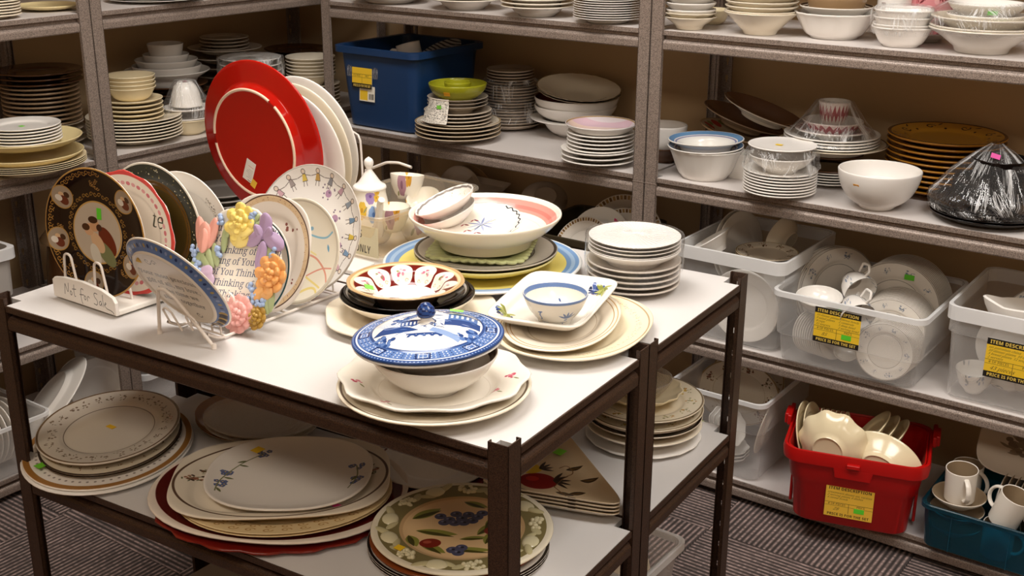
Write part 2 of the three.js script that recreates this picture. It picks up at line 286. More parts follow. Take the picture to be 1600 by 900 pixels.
P.earFloral = print(c => { for (const s of [-1, 1]) { spray(c, s * 205, -20, 30, 26, ['#5c5a3c', '#8a5a44', '#4c3a2c', '#a5755c']); spray(c, s * 185, -70, 22, 14, ['#5c5a3c', '#7a5a44', '#4c3a2c']); } ringc(c, 243, 249, '#5d4636'); curve(c, [[-150, 80], [-165, 0], [-130, -90], [-60, -140]], '#9c8a76', 2.5); }, '#e4d8c4');
P.blueFlowers = print(c => { for (const [x, y] of [[-205, 60], [-190, -20], [-110, -150], [200, -60], [205, 40]]) { for (let k = 0; k < 7; k++) flower(c, x + rr(-20, 20), y + rr(-20, 20), 9, '#5f6a92', '#d9b86a'); } curve(c, [[-205, 120], [-212, 60], [-190, -20], [-160, -90], [-110, -150]], '#7c7d58', 4); curve(c, [[200, -60], [212, 0], [205, 40], [190, 90]], '#7c7d58', 4); for (const [x, y, r] of [[-170, -70, 0.3], [-150, -100, 2.6], [-200, 20, 0.2], [-205, 95, 1], [208, 10, 2]]) leaf(c, x, y, 34, 10, r, '#6d6f4a'); }, '#eae2d8');
P.embossGold = print(c => { for (const rad of [195, 222]) around(34, rad, (x, y, a, i) => scroll(c, x, y, 13, '#b98d55', 3, i % 2 ? 1 : -1)); around(120, 170, (x, y) => disc(c, x, y, 3.4, '#c7a067')); }, '#ecd2a0', { s: 512 });
P.fruitRim = print(c => {
  disc(c, 0, 0, 256, '#7d7148'); ringc(c, 236, 256, '#e6dcc4'); disc(c, 0, 0, 172, '#dcb98a'); ringc(c, 166, 176, '#c7a476');
  const lf = (x, y, l, w, r) => { leaf(c, x, y, l * 1.1, w * 1.5, r, '#86853a'); leaf(c, x, y, l * 1.05, w * 0.7, r + 0.12, '#454018'); };
  for (const a of [[-140, -60, 90, 26, -0.6], [-130, 5, 110, 22, 0.25], [-150, 30, 60, 24, 1.2], [-120, 70, 85, 22, 0.7], [-10, 60, 70, 14, -0.1], [-50, 110, 120, 18, 0.1], [40, 40, 80, 20, -0.9], [60, 90, 60, 16, -1.3], [10, -150, 70, 20, 0.5], [90, -60, 80, 20, 1.8], [70, 110, 80, 20, 0.4]]) lf(...a);
  for (const [x, y] of [[-60, -70], [-35, -50], [-15, -80], [0, -55], [20, -75], [45, -60], [30, -40], [5, -30], [-20, -30], [60, -80], [-50, -35], [-30, 115], [-5, 105], [-15, 130]]) { disc(c, x, y, 17, '#4a4a62'); disc(c, x + 2, y - 2, 5, '#24222c'); disc(c, x - 5, y - 6, 4, '#70708a'); }
  for (const [x, y] of [[-90, 75], [90, 20], [110, 80]]) { disc(c, x, y, 30, '#7a2416', 24); disc(c, x - 8, y - 6, 12, '#a24a34', 8); }
}, '#7d7350', { s: 1024 });
P.pomegranate = print(c => { c.rotate(-2.83); c.translate(-25, 10);
  disc(c, -30, 10, 62, '#7e130d', 46); disc(c, -48, -4, 22, '#a8231a', 14); for (let i = 0; i < 5; i++) leaf(c, 20, 5, 62, 12, -0.9 + i * 0.42, '#33200f');
  disc(c, -60, -62, 50, '#c9a22a', 30); for (let i = 0; i < 4; i++) leaf(c, -20, -62, 52, 10, -1 + i * 0.4, '#33200f');
  for (const [x, y, r] of [[70, -60, -0.2], [110, 0, 0.2], [20, 70, 0.3], [60, 80, -0.2], [-120, 60, 0.3], [40, 110, 0.9]]) { leaf(c, x, y, 62, 20, r, '#3d2a12'); leaf(c, x + 6, y, 45, 7, r, '#5c4420'); } curve(c, [[20, 40], [60, -20], [100, -40], [80, -90], [50, -70]], '#6b4a2a', 3); curve(c, [[20, 40], [40, 70], [60, 110]], '#6b4a2a', 3); }, '#c4aa86');
P.yellowBlue = print(c => { disc(c, 0, 0, 256, '#eef0ee'); ringc(c, 212, 246, '#7fa6d6'); ringc(c, 226, 236, '#a8c6e6'); disc(c, 0, 0, 214, '#faea86'); curve(c, [[40, 150], [90, 140], [130, 160]], '#6d7a2c', 6); leaf(c, 90, 140, 30, 8, -0.5, '#5c6a2a'); leaf(c, -100, 120, 30, 8, 0.5, '#5c6a2a'); }, '#eef0ee');
P.pinkBand = print(c => { ringc(c, 206, 240, '#e39a8e'); ringc(c, 216, 226, '#d98378'); ringc(c, 186, 188, '#eadccd'); }, '#f6efe2');
P.blueBouquet = print(c => { c.strokeStyle = '#27303f'; c.lineWidth = 7; c.beginPath(); for (let i = 0; i <= 90; i++) { const a = -0.9 + i / 90 * 3, r = 240 + 6 * Math.cos(i * 0.9); const x = Math.cos(a) * r, y = Math.sin(a) * r; i ? c.lineTo(x, y) : c.moveTo(x, y); } c.stroke(); for (let i = 0; i < 9; i++) leaf(c, 0, -10, 95, 15, i * 0.7, i % 2 ? '#8793bb' : '#aab3cf'); for (const [x, y] of [[-90, 50], [-110, -30], [-50, -80], [-30, 90]]) { leaf(c, x, y, 40, 14, 0.6, '#8a3d44'); leaf(c, x, y, 34, 12, 2.2, '#a85a5e'); } curve(c, [[-60, 60], [0, 0], [90, -60]], '#6b7450', 4); }, '#f3ecdf');
P.roses = print(c => { ringc(c, 150, 152, '#e4dbcc'); for (const [x, y] of [[-205, 30], [205, -10], [120, -160], [160, 70], [-120, 170]]) { for (let k = 0; k < 8; k++) disc(c, x + rr(-13, 13), y + rr(-10, 10), rr(3, 7), ['#c9566a', '#d98a96', '#b8405a'][k % 3]); leaf(c, x + 8, y + 10, 30, 6, 1, '#8a8a64'); } }, '#f3ecdf');
P.crown = print(c => { disc(c, 0, 0, 256, '#c3a070'); ringc(c, 226, 238, '#e4cfa6'); disc(c, 0, 0, 222, '#6e1712'); around(10, 176, (x, y, a) => { c.save(); c.translate(x, y); c.rotate(a + Math.PI / 2); disc(c, 0, 0, 49, '#f2e9da', 52); for (let k = 0; k < 8; k++) disc(c, rr(-18, 18), rr(-16, 16), rr(4, 8), ['#d98a9c', '#c65a78', '#8a8a5a', '#e3b4be'][k % 4]); scroll(c, -18, 30, 9, '#b39a6a', 2); scroll(c, 18, 30, 9, '#b39a6a', 2, -1); c.restore(); }); disc(c, 0, 0, 128, '#fbf6ee'); }, '#f4ecdd');
P.willow = print(c => {   // a made-up river garden in the blue-and-white manner
  const B1 = '#2b4a86', B2 = '#5f7fb8', B3 = '#1c2f5e'; disc(c, 0, 0, 256, B1);
  around(120, 246, (x, y) => disc(c, x, y, 3, '#8fa8d2')); ringc(c, 232, 238, '#dfe4ee'); ringc(c, 190, 230, B2);
  for (const r of [198, 210, 222]) around(100, r, (x, y, a, i) => disc(c, x, y, 2.6, i % 3 ? '#e6eaf2' : B3));
  around(8, 210, (x, y, a) => { c.save(); c.translate(x, y); c.rotate(a); c.strokeStyle = B3; c.lineWidth = 5; c.strokeRect(-16, -22, 32, 44); c.strokeStyle = '#e6eaf2'; c.lineWidth = 2; c.strokeRect(-9, -14, 18, 28); c.restore(); });
  disc(c, 0, 0, 186, '#f4f2ee'); ringc(c, 182, 186, B1);
  for (const [x, y, r] of [[70, -120, 16], [95, -105, 15], [60, -95, 13], [110, -130, 12], [85, -140, 12], [40, -110, 10], [-90, -20, 13], [-105, -35, 12], [-70, -35, 10], [-110, -5, 10]]) { disc(c, x, y, r, B1); disc(c, x - 3, y - 3, r * 0.5, B2); }
  c.fillStyle = B1; c.beginPath(); c.moveTo(-175, 55); c.quadraticCurveTo(-80, 95, -20, 75); c.lineTo(-60, 45); c.lineTo(-140, 20); c.fill();
  c.fillRect(-85, -5, 55, 45); c.fillStyle = '#f4f2ee'; for (let k = 0; k < 4; k++) c.fillRect(-80 + k * 13, 5, 6, 25); leaf(c, -100, -8, 90, 16, 0, B3);
  c.fillStyle = B2; c.fillRect(70, -70, 95, 60); c.fillStyle = '#f4f2ee'; for (let k = 0; k < 5; k++) c.fillRect(78 + k * 17, -60, 8, 34); leaf(c, 55, -74, 125, 20, 0, B3); c.fillStyle = B1; c.fillRect(60, -10, 115, 50);
  for (let k = 0; k < 5; k++) { c.strokeStyle = B1; c.lineWidth = 9; c.beginPath(); c.arc(-40 + k * 26, 118, 13, Math.PI, 0); c.stroke(); } c.fillStyle = B1; c.fillRect(-60, 96, 150, 8);
  c.save(); c.rotate(0.5); c.fillStyle = '#8ea6d0'; c.fillRect(50, 40, 110, 28); c.restore();
  for (const [x, y, r] of [[-35, -75, 0.4], [-50, -62, 2.9], [10, -60, 0.2], [-110, -110, -0.5], [-130, -90, -0.4], [0, 10, 0.6], [-20, 20, 2.4]]) leaf(c, x, y, 46, 9, r, B1); for (let k = 0; k < 26; k++) leaf(c, rr(-165, 165), rr(-40, 130), rr(14, 34), 4, rr(-0.3, 0.3), k % 3 ? B2 : '#9db2d8');
  for (let k = 0; k < 14; k++) curve(c, [[30 + k * 3, -150], [10 - k * 5, -120 + k * 3], [-4 - k * 7, -70 + k * 6]], k % 2 ? B1 : B2, 3); for (const [x, y, r] of [[-150, 95, 22], [-120, 120, 18], [130, 105, 24], [150, 70, 16], [-60, -130, 16], [0, -165, 14]]) { for (let j = 0; j < 9; j++) disc(c, x + rr(-r, r), y + rr(-r, r) * 0.7, rr(5, 10), j % 2 ? B1 : B2); }
  for (let k = 0; k < 5; k++) curve(c, [[-170 + k * 8, -30 + k * 14], [-120, -20 + k * 16], [-60, -26 + k * 15]], '#8ea6d0', 4);
  curve(c, [[10, -30], [40, 10], [10, 40], [60, 60]], B3, 4); for (let k = 0; k < 16; k++) leaf(c, rr(-10, 70), rr(-20, 60), 20, 5, rr(0, 6), k % 2 ? B1 : B2);
}, '#f4f2ee', { s: 1024 });
P.grapes = print(c => { for (const [x, y, s] of [[150, -190, 1], [-180, 170, 1.1]]) { for (let k = 0; k < 26; k++) disc(c, x + rr(-46, 30) * s, y + rr(-22, 24) * s, 10 * s, ['#2f4070', '#50639a', '#232f52'][k % 3]); for (let k = 0; k < 6; k++) leaf(c, x + (s > 1 ? -10 : 30), y + (s > 1 ? -36 : -4), 50, 16, k * 0.7, k % 2 ? '#8f9448' : '#b2b46c'); curve(c, [[x - 20, y + 30], [x, y + 40], [x + 26, y + 36]], '#c98a8a', 4); } }, '#f4eee3');
P.rimFloral = print(c => { for (let i = 0; i < 26; i++) { const a = -1.4 + i / 26 * 2.6; spray(c, Math.cos(a) * 214, Math.sin(a) * 214, 13, 6, ['#b8b088', '#e0b9a8', '#ead9a0', '#c8a8a0']); } ringc(c, 246, 251, '#b59a76'); }, '#f3e6c6');
P.lineRim = print(c => { ringc(c, 226, 230, '#b08d5c'); ringc(c, 243, 248, '#c4a070'); ringc(c, 150, 152, '#a99070'); }, '#ece1cf');
P.blueRimBowl = print(c => { disc(c, 0, 0, 256, '#f0ece6'); ringc(c, 214, 248, '#6f9ac6'); ringc(c, 196, 206, '#8e8fb4'); for (let k = 0; k < 60; k++) leaf(c, rr(-90, 90), rr(-90, 90), 50, 9, rnd() * 6, ['#c9c78a', '#b3b57a', '#dcd7a6'][k % 3]); }, '#e9e3cc');
P.goldScroll = print(c => { disc(c, 0, 0, 256, '#c48f2c'); ringc(c, 240, 254, '#5c3510'); around(8, 196, (x, y, a, i) => { scroll(c, x, y, 24, '#3d2409', 6, i % 2 ? 1 : -1); leaf(c, x * 1.05 - y * 0.2, y * 1.05 + x * 0.2, 34, 8, a + 1, '#3d2409'); disc(c, x * 0.85 - y * 0.3, y * 0.85 + x * 0.3, 6, '#3d2409'); }); }, '#b07a22');
P.amber = glaze('#b0742e', { r: 0.2 });
P.painted = print(c => { const g = [['#d9b8c2', -120], ['#e4c8b8', -40], ['#cfd0dc', 60], ['#b8c0d4', 150]]; for (const [k, y] of g) disc(c, rr(-40, 40), y, 240, k, 90); disc(c, 60, 40, 46, '#7a6a68', 26); disc(c, 0, 0, 30, '#8a7c86', 20); disc(c, 110, -20, 26, '#5c5a72', 18); disc(c, -110, 30, 40, '#efe6e2', 22); ringc(c, 244, 251, '#a58a60'); }, '#dcd0d2');
P.ovalScroll = print(c => { for (const [x, y, s] of [[-90, 70, 1], [10, 80, 1], [110, 75, 1]]) { scroll(c, x, y, 26, '#54432c', 7); scroll(c, x + 30, y, 20, '#54432c', 7, -1); spray(c, x + 10, y - 14, 16, 8, ['#6b5a42', '#7a6a50']); } ringc(c, 246, 252, '#8a7350'); }, '#d8ccb4');
P.patternBlue = print(c => { around(10, 206, (x, y, a, i) => spray(c, x, y, i % 2 ? 20 : 32, 16, ['#9aa0a8', '#7c88a0', '#a8aeb8', '#8a8f98'])); ringc(c, 150, 153, '#8c8880'); ringc(c, 246, 252, '#a79f94'); }, '#ebe4da');
P.brownFloral = print(c => { around(9, 200, (x, y) => spray(c, x, y, 36, 20, ['#6b5a34', '#7a4a32', '#8f5c3c', '#5c4428'])); ringc(c, 244, 252, '#a5895c'); ringc(c, 158, 160, '#b09a76'); }, '#ded0ba');
P.greekRim = print(c => { around(64, 236, (x, y, a, i) => { c.save(); c.translate(x, y); c.rotate(a); c.fillStyle = i % 2 ? '#7a5a38' : '#b08e5c'; c.fillRect(-11, -8, 22, 15); c.restore(); }); ringc(c, 160, 162, '#cfc4b4'); }, '#e7ded2');
P.appleRim = print(c => { for (let i = 0; i < 12; i++) { const a = i / 12 * TAU; disc(c, Math.cos(a) * 200, Math.sin(a) * 200, 34, '#7c2a1c', 28); disc(c, Math.cos(a + 0.25) * 210, Math.sin(a + 0.25) * 210, 20, '#5c5a2c'); } ringc(c, 244, 254, '#8a6a48'); }, '#8a745a');
P.mutedFloral = print(c => { around(12, 200, (x, y) => spray(c, x, y, 30, 14, ['#8c8a52', '#c8a848', '#b88a4a', '#7a7a52'])); ringc(c, 244, 251, '#7b684e'); }, '#e5d9c0');
P.bluegarland = print(c => { for (let i = 0; i < 14; i++) { const a = i / 14 * TAU; spray(c, Math.cos(a) * 210, Math.sin(a) * 210, 16, 8, ['#8fa08a', '#93a6c8', '#c8a0b0', '#b8b8cc']); } }, '#f1ebe2');
// ---------------------------------------------------------------- crockery: kinds
const TY = {};
function type(key, noun, name, cat, kind, top, bot, o = {}) { TY[key] = { noun, name, cat, kind, mats: [top, bot || top], hr: o.hr ?? (kind === 'plate' || kind === 'coupe' ? 0.17 : 0.4), t: o.t ?? 0.004, g: o.g || {} }; }
type('white', 'plain white plate', 'plate', 'plate', 'plate', P.white);
type('whitecoupe', 'rimless white plate', 'plate', 'plate', 'coupe', P.white2);
type('cream', 'cream dinner plate', 'plate', 'plate', 'plate', P.cream);
type('creamside', 'cream side plate', 'plate', 'plate', 'coupe', P.ivory);
type('ivory', 'ivory dinner plate', 'plate', 'plate', 'plate', P.ivory);
type('yellow', 'pale yellow soup plate', 'plate', 'plate', 'coupe', P.yellowish, null, { hr: 0.2 });
type('muted', 'cream flowered plate', 'plate', 'plate', 'plate', P.mutedFloral, P.stone);
type('dim', 'tan stoneware plate', 'plate', 'plate', 'plate', P.dimplate, null, { t: 0.006 });
type('brown', 'dark brown plate', 'plate', 'plate', 'plate', P.brown, null, { t: 0.005 });
type('darkplate', 'blackish brown plate', 'plate', 'plate', 'coupe', P.darkbrown, null, { t: 0.005 });
type('stone', 'greyish plate', 'plate', 'plate', 'plate', P.stone);
type('lineplate', 'white-edged grey plate', 'plate', 'plate', 'coupe', glaze('#8d7a68'), glaze('#bfae9c'), { hr: 0.2 });
type('darkrim', 'dark-edged plate', 'plate', 'plate', 'plate', P.darkRim, P.stone);
type('leaf', 'leaf-patterned plate', 'plate', 'plate', 'plate', P.brownFloral, P.stone);
type('tanside', 'tan side plate', 'plate', 'plate', 'plate', P.stone, P.stone);
type('tanbowl', 'tan cereal bowl', 'bowl', 'bowl', 'flare', P.stone, P.stone, { hr: 0.45 });
type('creambowl', 'cream bowl', 'bowl', 'bowl', 'deep', P.ivory, P.ivory, { hr: 0.6, g: { foot: 0.55 } });
type('creamfluted', 'cream flared bowl', 'bowl', 'bowl', 'flare', P.cream, P.cream, { hr: 0.5, g: { lobes: 24, amp: 0.012, foot: 0.45 } });
type('goldbowl', 'gold-edged cream bowl', 'bowl', 'bowl', 'flare', P.creamGold, P.cream, { hr: 0.5, g: { lobes: 10, amp: 0.03 } });
type('whitebowl', 'white bowl', 'bowl', 'bowl', 'bowl', P.white, P.white, { hr: 0.5 });
type('deepwhite', 'deep fluted white bowl', 'bowl', 'bowl', 'deep', P.white, P.white, { hr: 0.9, g: { foot: 0.62, lobes: 20, amp: 0.012, pw: 1 } });
type('straight', 'straight-sided white bowl', 'bowl', 'bowl', 'deep', P.white2, P.white2, { hr: 0.7, g: { foot: 0.6, sq: 2.5 } });
type('soupwhite', 'white soup bowl', 'bowl', 'bowl', 'soup', P.cream, P.white, { hr: 0.3 });
type('wide', 'wide serving bowl', 'bowl', 'bowl', 'flare', P.cream, P.white, { hr: 0.4, t: 0.005, g: { lobes: 12, amp: 0.01 } });
type('tureen', 'white serving dish', 'dish', 'dish', 'deep', P.white, P.white, { hr: 0.55, t: 0.005, g: { foot: 0.6, lobes: 16, amp: 0.02 } });
type('darkdish', 'dark-edged dish', 'dish', 'dish', 'soup', P.darkRim, P.white, { hr: 0.3 });
type('amberbowl', 'amber brown bowl', 'bowl', 'bowl', 'bowl', P.tan, P.tan, { hr: 0.5 });
type('lime', 'lime green bowl', 'bowl', 'bowl', 'round', glaze('#a2a124', { r: 0.12 }), null, { hr: 0.55 });
type('bluerim', 'blue-rimmed bowl', 'bowl', 'bowl', 'soup', P.blueRimBowl, P.white, { hr: 0.26 });
type('zigsaucer', 'pink zigzag saucer', 'saucer', 'saucer', 'soup', print(c => { around(26, 205, (x, y, a) => { c.save(); c.translate(x, y); c.rotate(a); c.strokeStyle = '#9c4a4e'; c.lineWidth = 11; c.beginPath(); c.moveTo(-26, -22); c.lineTo(24, 0); c.lineTo(-26, 22); c.stroke(); c.restore(); }); }, '#eadfda'), P.white, { hr: 0.3 });
const zig = canvasTex(1024, 256, (c, w, h) => { c.fillStyle = '#ecdfdb'; c.fillRect(0, 0, w, h); c.strokeStyle = '#a5494f'; c.lineWidth = 24; c.beginPath(); for (let i = 0; i <= 44; i++) { const x = i * w / 44; i ? c.lineTo(x, i % 2 ? 60 : 145) : c.moveTo(x, 145); } c.stroke(); c.fillStyle = '#a5494f'; for (let i = 0; i < 22; i++) { c.fillRect(i * w / 22 - 9, 140, 18, 26); c.fillRect(i * w / 22 + w / 44 - 3, 110, 6, 12); } });
const zigMat = std({ map: zig, roughness: 0.18 });
type('zigbowl', 'pink zigzag bowl', 'bowl', 'bowl', 'deep', P.white, zigMat, { hr: 0.6, g: { cyl: true, foot: 0.6 } });
type('gold', 'gold scroll-patterned plate', 'plate', 'plate', 'plate', P.goldScroll, P.amber, { t: 0.007, hr: 0.18 });
type('painted', 'pastel picture plate', 'plate', 'plate', 'coupe', P.painted, P.white);
type('thin', 'thin white plate', 'plate', 'plate', 'plate', P.white);
type('ovalscroll', 'oval scroll-patterned bowl', 'bowl', 'bowl', 'flare', P.ovalScroll, P.stone, { hr: 0.4, g: { lobes: 20, amp: 0.01, foot: 0.4 } });
type('redbowl', 'red-lined white bowl', 'bowl', 'bowl', 'round', glaze('#5a130d'), P.white, { hr: 0.5, g: { foot: 0.4 } });
type('rimbowl', 'wide-rimmed white bowl', 'bowl', 'bowl', 'rimbowl', P.white2, P.white2, { hr: 0.5, g: { foot: 0.35 } });
type('roundbowl', 'plain round white bowl', 'bowl', 'bowl', 'round', P.white2, P.white2, { hr: 0.85, t: 0.005, g: { foot: 0.42 } });
type('brownflat', 'brown-flowered white plate', 'plate', 'plate', 'plate', P.brownFloral, P.stone);
type('scalloped', 'scalloped white bowl', 'bowl', 'bowl', 'bowl', P.white, P.white, { hr: 0.4, t: 0.003, g: { lobes: 9, amp: 0.04 } });
type('redbinbowl', 'scalloped cream bowl', 'bowl', 'bowl', 'bowl', P.ivory, P.ivory, { hr: 0.35, g: { lobes: 10, amp: 0.03 } });
type('blackplate', 'glossy black plate', 'plate', 'plate', 'coupe', P.black, P.black, { hr: 0.16, t: 0.005 });
type('blackbowl', 'glossy black bowl', 'bowl', 'bowl', 'bowl', P.black, P.black, { hr: 0.5 });

const ORD = ['topmost', 'second', 'third', 'fourth', 'fifth', 'sixth', 'seventh', 'eighth', 'ninth', 'tenth', 'eleventh', 'twelfth', 'thirteenth', 'fourteenth', 'fifteenth', 'sixteenth', 'seventeenth', 'eighteenth', 'nineteenth', 'twentieth', 'twenty-first', 'twenty-second', 'twenty-third', 'twenty-fourth'];
function stack(s, desc, o = {}) {
  const made = [], total = s.runs.reduce((a, r) => a + r[2], 0); let seat = s.h + 0.0003, k = 0, last = null;
  for (const [R, top, n, key, op = {}] of s.runs) {
    const T = TY[key], build = (H, t) => dishGeo({ kind: T.kind, R: Math.round(R * 1000) / 1000, H: Math.round(H * 2000) / 2000, t, b: op.b || 1, ...T.g, ...(op.g || {}) });
    let t = T.t, H = T.hr * R, g = build(H, t), base = seat, sp = 0;
    for (let it = 0; it < 4; it++) {   // settle base, height and spacing so that nothing cuts into its neighbour
      base = last ? last.y + nestGap(last.g, g) + (op.up || 0) : seat + (op.up || 0);
      if (n === 1) { H = Math.max(top - base, t + 0.006); g = build(H, t); }
      else {
        H = T.hr * R; g = build(H, t); sp = (top - base - H) / (n - 1);
        for (const q of [T.t, 0.003, 0.0022, 0.0016]) { t = Math.min(t, q); g = build(H, t); if (nestGap(g, g) <= sp) break; }
        const need = nestGap(g, g); if (sp < need) { sp = need; const h2 = top - base - (n - 1) * sp; if (h2 > 0.35 * T.hr * R) { H = h2; g = build(H, t); } }
      }
    }
    if (last) base = last.y + nestGap(last.g, g) + (op.up || 0);
    if (n > 1) sp = Math.max(sp, nestGap(g, g));
    for (let i = 0; i < n; i++) {
      const q = total - 1 - k, m = part(numbered(T.name), g, T.mats);
      m.position.set(s.x + rr(-1, 1) * 0.0002 + (op.dx || 0), base + i * sp, s.z + rr(-1, 1) * 0.0002 + (op.dz || 0));
      m.rotation.y = op.rot !== undefined ? op.rot : T.g.lobes || T.g.sq ? 0.4 : rnd() * 6.28;
      if (op.tilt) { m.rotation.order = 'YXZ'; const d = op.tilt; m.rotation.set(d[0], m.rotation.y, d[1]); }
      const pos = q === 0 ? 'topmost in' : k === 0 ? 'lowest in' : ORD[q] + ' down in';
      tag(m, total === 1 ? `${T.noun} ${desc}` : `${T.noun}, ${pos} the ${desc}`, T.cat, total > 1 ? desc : undefined);
      if ((total === 1 ? `${T.noun} ${desc}` : `${T.noun}, ${pos} the ${desc}`).split(/\s+/).length > 16) console.log('LONG', m.userData.label);
      made.push(m); k++;
    }
    last = { y: base + (n - 1) * sp, g };
  }
  s.y = last.y; return made;
}
const stickerMat = {}; 
function sticker(parent, x, y, z, col = '#6fd03c', w = 0.02, d = 0.012, rot = 0) {
  const m = stickerMat[col] || (stickerMat[col] = std({ color: col, roughness: 0.6 }));
  const p = part('price_sticker', new THREE.BoxGeometry(w, 0.0006, d), m, parent); p.position.set(x, y, z); p.rotation.y = rot - parent.rotation.y; return p;
}
function stickTop(o, fr, col, w, d) { const bb = new THREE.Box3().setFromBufferAttribute(o.geometry.attributes.position); return sticker(o, 0, wellOf(0.0042), 0, col, w, d, 0.6); }
const wrapBump = noiseTex(256, (x, y) => { const s = Math.sin(x * 0.9 + 5 * Math.sin(y * 0.04)) * Math.sin(x * 0.31 + 1.7 * Math.sin(y * 0.09)); return 128 + 70 * s + 40 * (rnd() - 0.5); });
const streaks = canvasTex(1024, 1024, (c, w, h) => {   // red: how clear the film is; whitish creases, also painted in as glare streaks
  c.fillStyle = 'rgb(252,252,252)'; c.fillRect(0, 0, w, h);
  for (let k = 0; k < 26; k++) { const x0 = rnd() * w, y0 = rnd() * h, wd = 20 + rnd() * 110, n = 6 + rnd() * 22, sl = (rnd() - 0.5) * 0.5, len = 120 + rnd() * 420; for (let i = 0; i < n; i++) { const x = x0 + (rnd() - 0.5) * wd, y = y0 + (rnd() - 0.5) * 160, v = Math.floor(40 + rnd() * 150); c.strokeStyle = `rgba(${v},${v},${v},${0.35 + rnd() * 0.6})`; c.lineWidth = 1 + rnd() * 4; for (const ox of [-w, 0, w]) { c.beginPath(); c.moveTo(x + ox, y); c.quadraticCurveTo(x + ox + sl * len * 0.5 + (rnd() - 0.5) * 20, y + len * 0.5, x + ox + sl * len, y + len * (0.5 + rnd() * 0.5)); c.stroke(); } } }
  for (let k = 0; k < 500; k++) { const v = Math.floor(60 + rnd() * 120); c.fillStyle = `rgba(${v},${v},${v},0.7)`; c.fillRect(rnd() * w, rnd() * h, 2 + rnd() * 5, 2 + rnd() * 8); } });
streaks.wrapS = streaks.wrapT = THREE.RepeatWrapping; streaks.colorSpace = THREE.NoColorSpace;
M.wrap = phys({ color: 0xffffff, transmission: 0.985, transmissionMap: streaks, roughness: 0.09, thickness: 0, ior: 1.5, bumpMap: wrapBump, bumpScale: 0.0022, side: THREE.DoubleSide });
M.wrapClear = phys({ color: 0xffffff, transmission: 0.985, roughness: 0.06, thickness: 0, ior: 1.5, bumpMap: wrapBump, bumpScale: 0.0012, side: THREE.DoubleSide });
// crinkled film of plastic round a stack: profile of [radius, height]
function wrapFilm(x, z, prof, label, o = {}) {
  const n = 72, loops = [], ph = rnd() * 9;
  const pr = []; for (let i = 0; i < prof.length - 1; i++) for (let k = 0; k < 5; k++) { const t = k / 5; pr.push([prof[i][0] + (prof[i + 1][0] - prof[i][0]) * t, prof[i][1] + (prof[i + 1][1] - prof[i][1]) * t]); } pr.push(prof[prof.length - 1]);
  pr.forEach(([r, y], i) => { const l = []; for (let j = 0; j < n; j++) { const a = j / n * TAU, w = 1 + (o.crumple ?? 0.012) * (Math.sin(a * 17 + i * 0.7 + ph) + Math.sin(a * 7 - i * 0.5 + ph * 2) * 0.7 + (rnd() - 0.5) * 0.8); l.push([Math.cos(a) * r * w, y, Math.sin(a) * r * w]); } loops.push(l); });
  const pos = [], uv = [], idx = []; loops.forEach((l, i) => { for (let j = 0; j <= n; j++) { pos.push(...l[j % n]); uv.push(j / n * 2, i / loops.length * 0.8 + ph); } });
  for (let i = 0; i < loops.length - 1; i++) for (let j = 0; j < n; j++) { const a = i * (n + 1) + j; idx.push(a, a + n + 1, a + 1, a + 1, a + n + 1, a + n + 2); }
  const g = new THREE.BufferGeometry(); g.setAttribute('position', new THREE.Float32BufferAttribute(pos, 3)); g.setAttribute('uv', new THREE.Float32BufferAttribute(uv, 2)); g.setIndex(idx); g.computeVertexNormals();
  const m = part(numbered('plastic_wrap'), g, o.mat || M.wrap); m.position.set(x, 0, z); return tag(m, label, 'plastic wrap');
}
const stackR = s => [s.x, s.z];

// ---------------------------------------------------------------- left shelving: second level
let q, windowCup;
stack({x:-3.035,z:-2.228,h:0.918,runs:[[0.1401,0.9988,7,"cream"],[0.0877,1.0499,5,"creamside"],[0.0707,1.1199,4,"creambowl"]]}, 'cream set right of the left double post');
stack({x:-2.9872,z:-2.3934,h:0.918,runs:[[0.0707,0.9686,1,"creambowl"],[0.0725,1.0031,2,"whitecoupe"]]}, 'dishes under the upturned bowl');
{
  const s = {x:-2.9872,z:-2.3934,h:0.918,runs:[[0.0704,1.0031,1,"x"],[0.036,1.0815,1,"y"]]};
  const y0 = s.runs[0][1] + 0.004, y1 = s.runs[1][1], g = dishGeo({ kind: 'cup', R: 0.046, H: Math.round((y1 - y0) * 1000) / 1000, t: 0.003, foot: 0.5 });
  const m = part(numbered('bowl'), g, [P.white, P.white]); m.position.set(s.x, y1, s.z); m.rotation.x = Math.PI; tag(m, 'small white bowl upside down under plastic, left of the red charger', 'bowl'); sticker(m, 0, -0.0008, 0, '#e0559a', 0.014, 0.008);
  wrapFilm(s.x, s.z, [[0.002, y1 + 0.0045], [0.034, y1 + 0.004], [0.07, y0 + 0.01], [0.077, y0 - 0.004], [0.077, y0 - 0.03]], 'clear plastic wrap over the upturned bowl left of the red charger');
}
stack({x:-3.24,z:-2.5282,h:0.918,runs:[[0.1262,1.036,5,"brown"],[0.1364,1.0785,1,"white"],[0.1085,1.0934,1,"whitecoupe"],[0.0977,1.1124,1,"whitebowl"],[0.0711,1.1292,1,"whitebowl"],[0.055,1.1628,1,"whitebowl"]]}, 'nested white set in the dim corner');
stack({x:-3.28,z:-2.8162,h:0.918,runs:[[0.1263,1.1198,7,"stone",{"rot":0}],[0.0832,1.1553,4,"stone"]]}, 'dim plate pile above the red charger');
{ const s = {x:-3.04,z:-2.7149,h:0.918,runs:[[0.1007,1.117,10,"thin"]]}; stack(s, 'wrapped pile behind the red charger');
  const [R, t] = s.runs[0]; wrapFilm(s.x, s.z, [[0.004, t + 0.003], [R * 0.8, t + 0.005], [R + 0.009, t - 0.002], [R + 0.01, t - 0.05], [R + 0.008, t - 0.07]], 'crinkled plastic wrap round plates behind the red charger', { crumple: 0.02 }); }
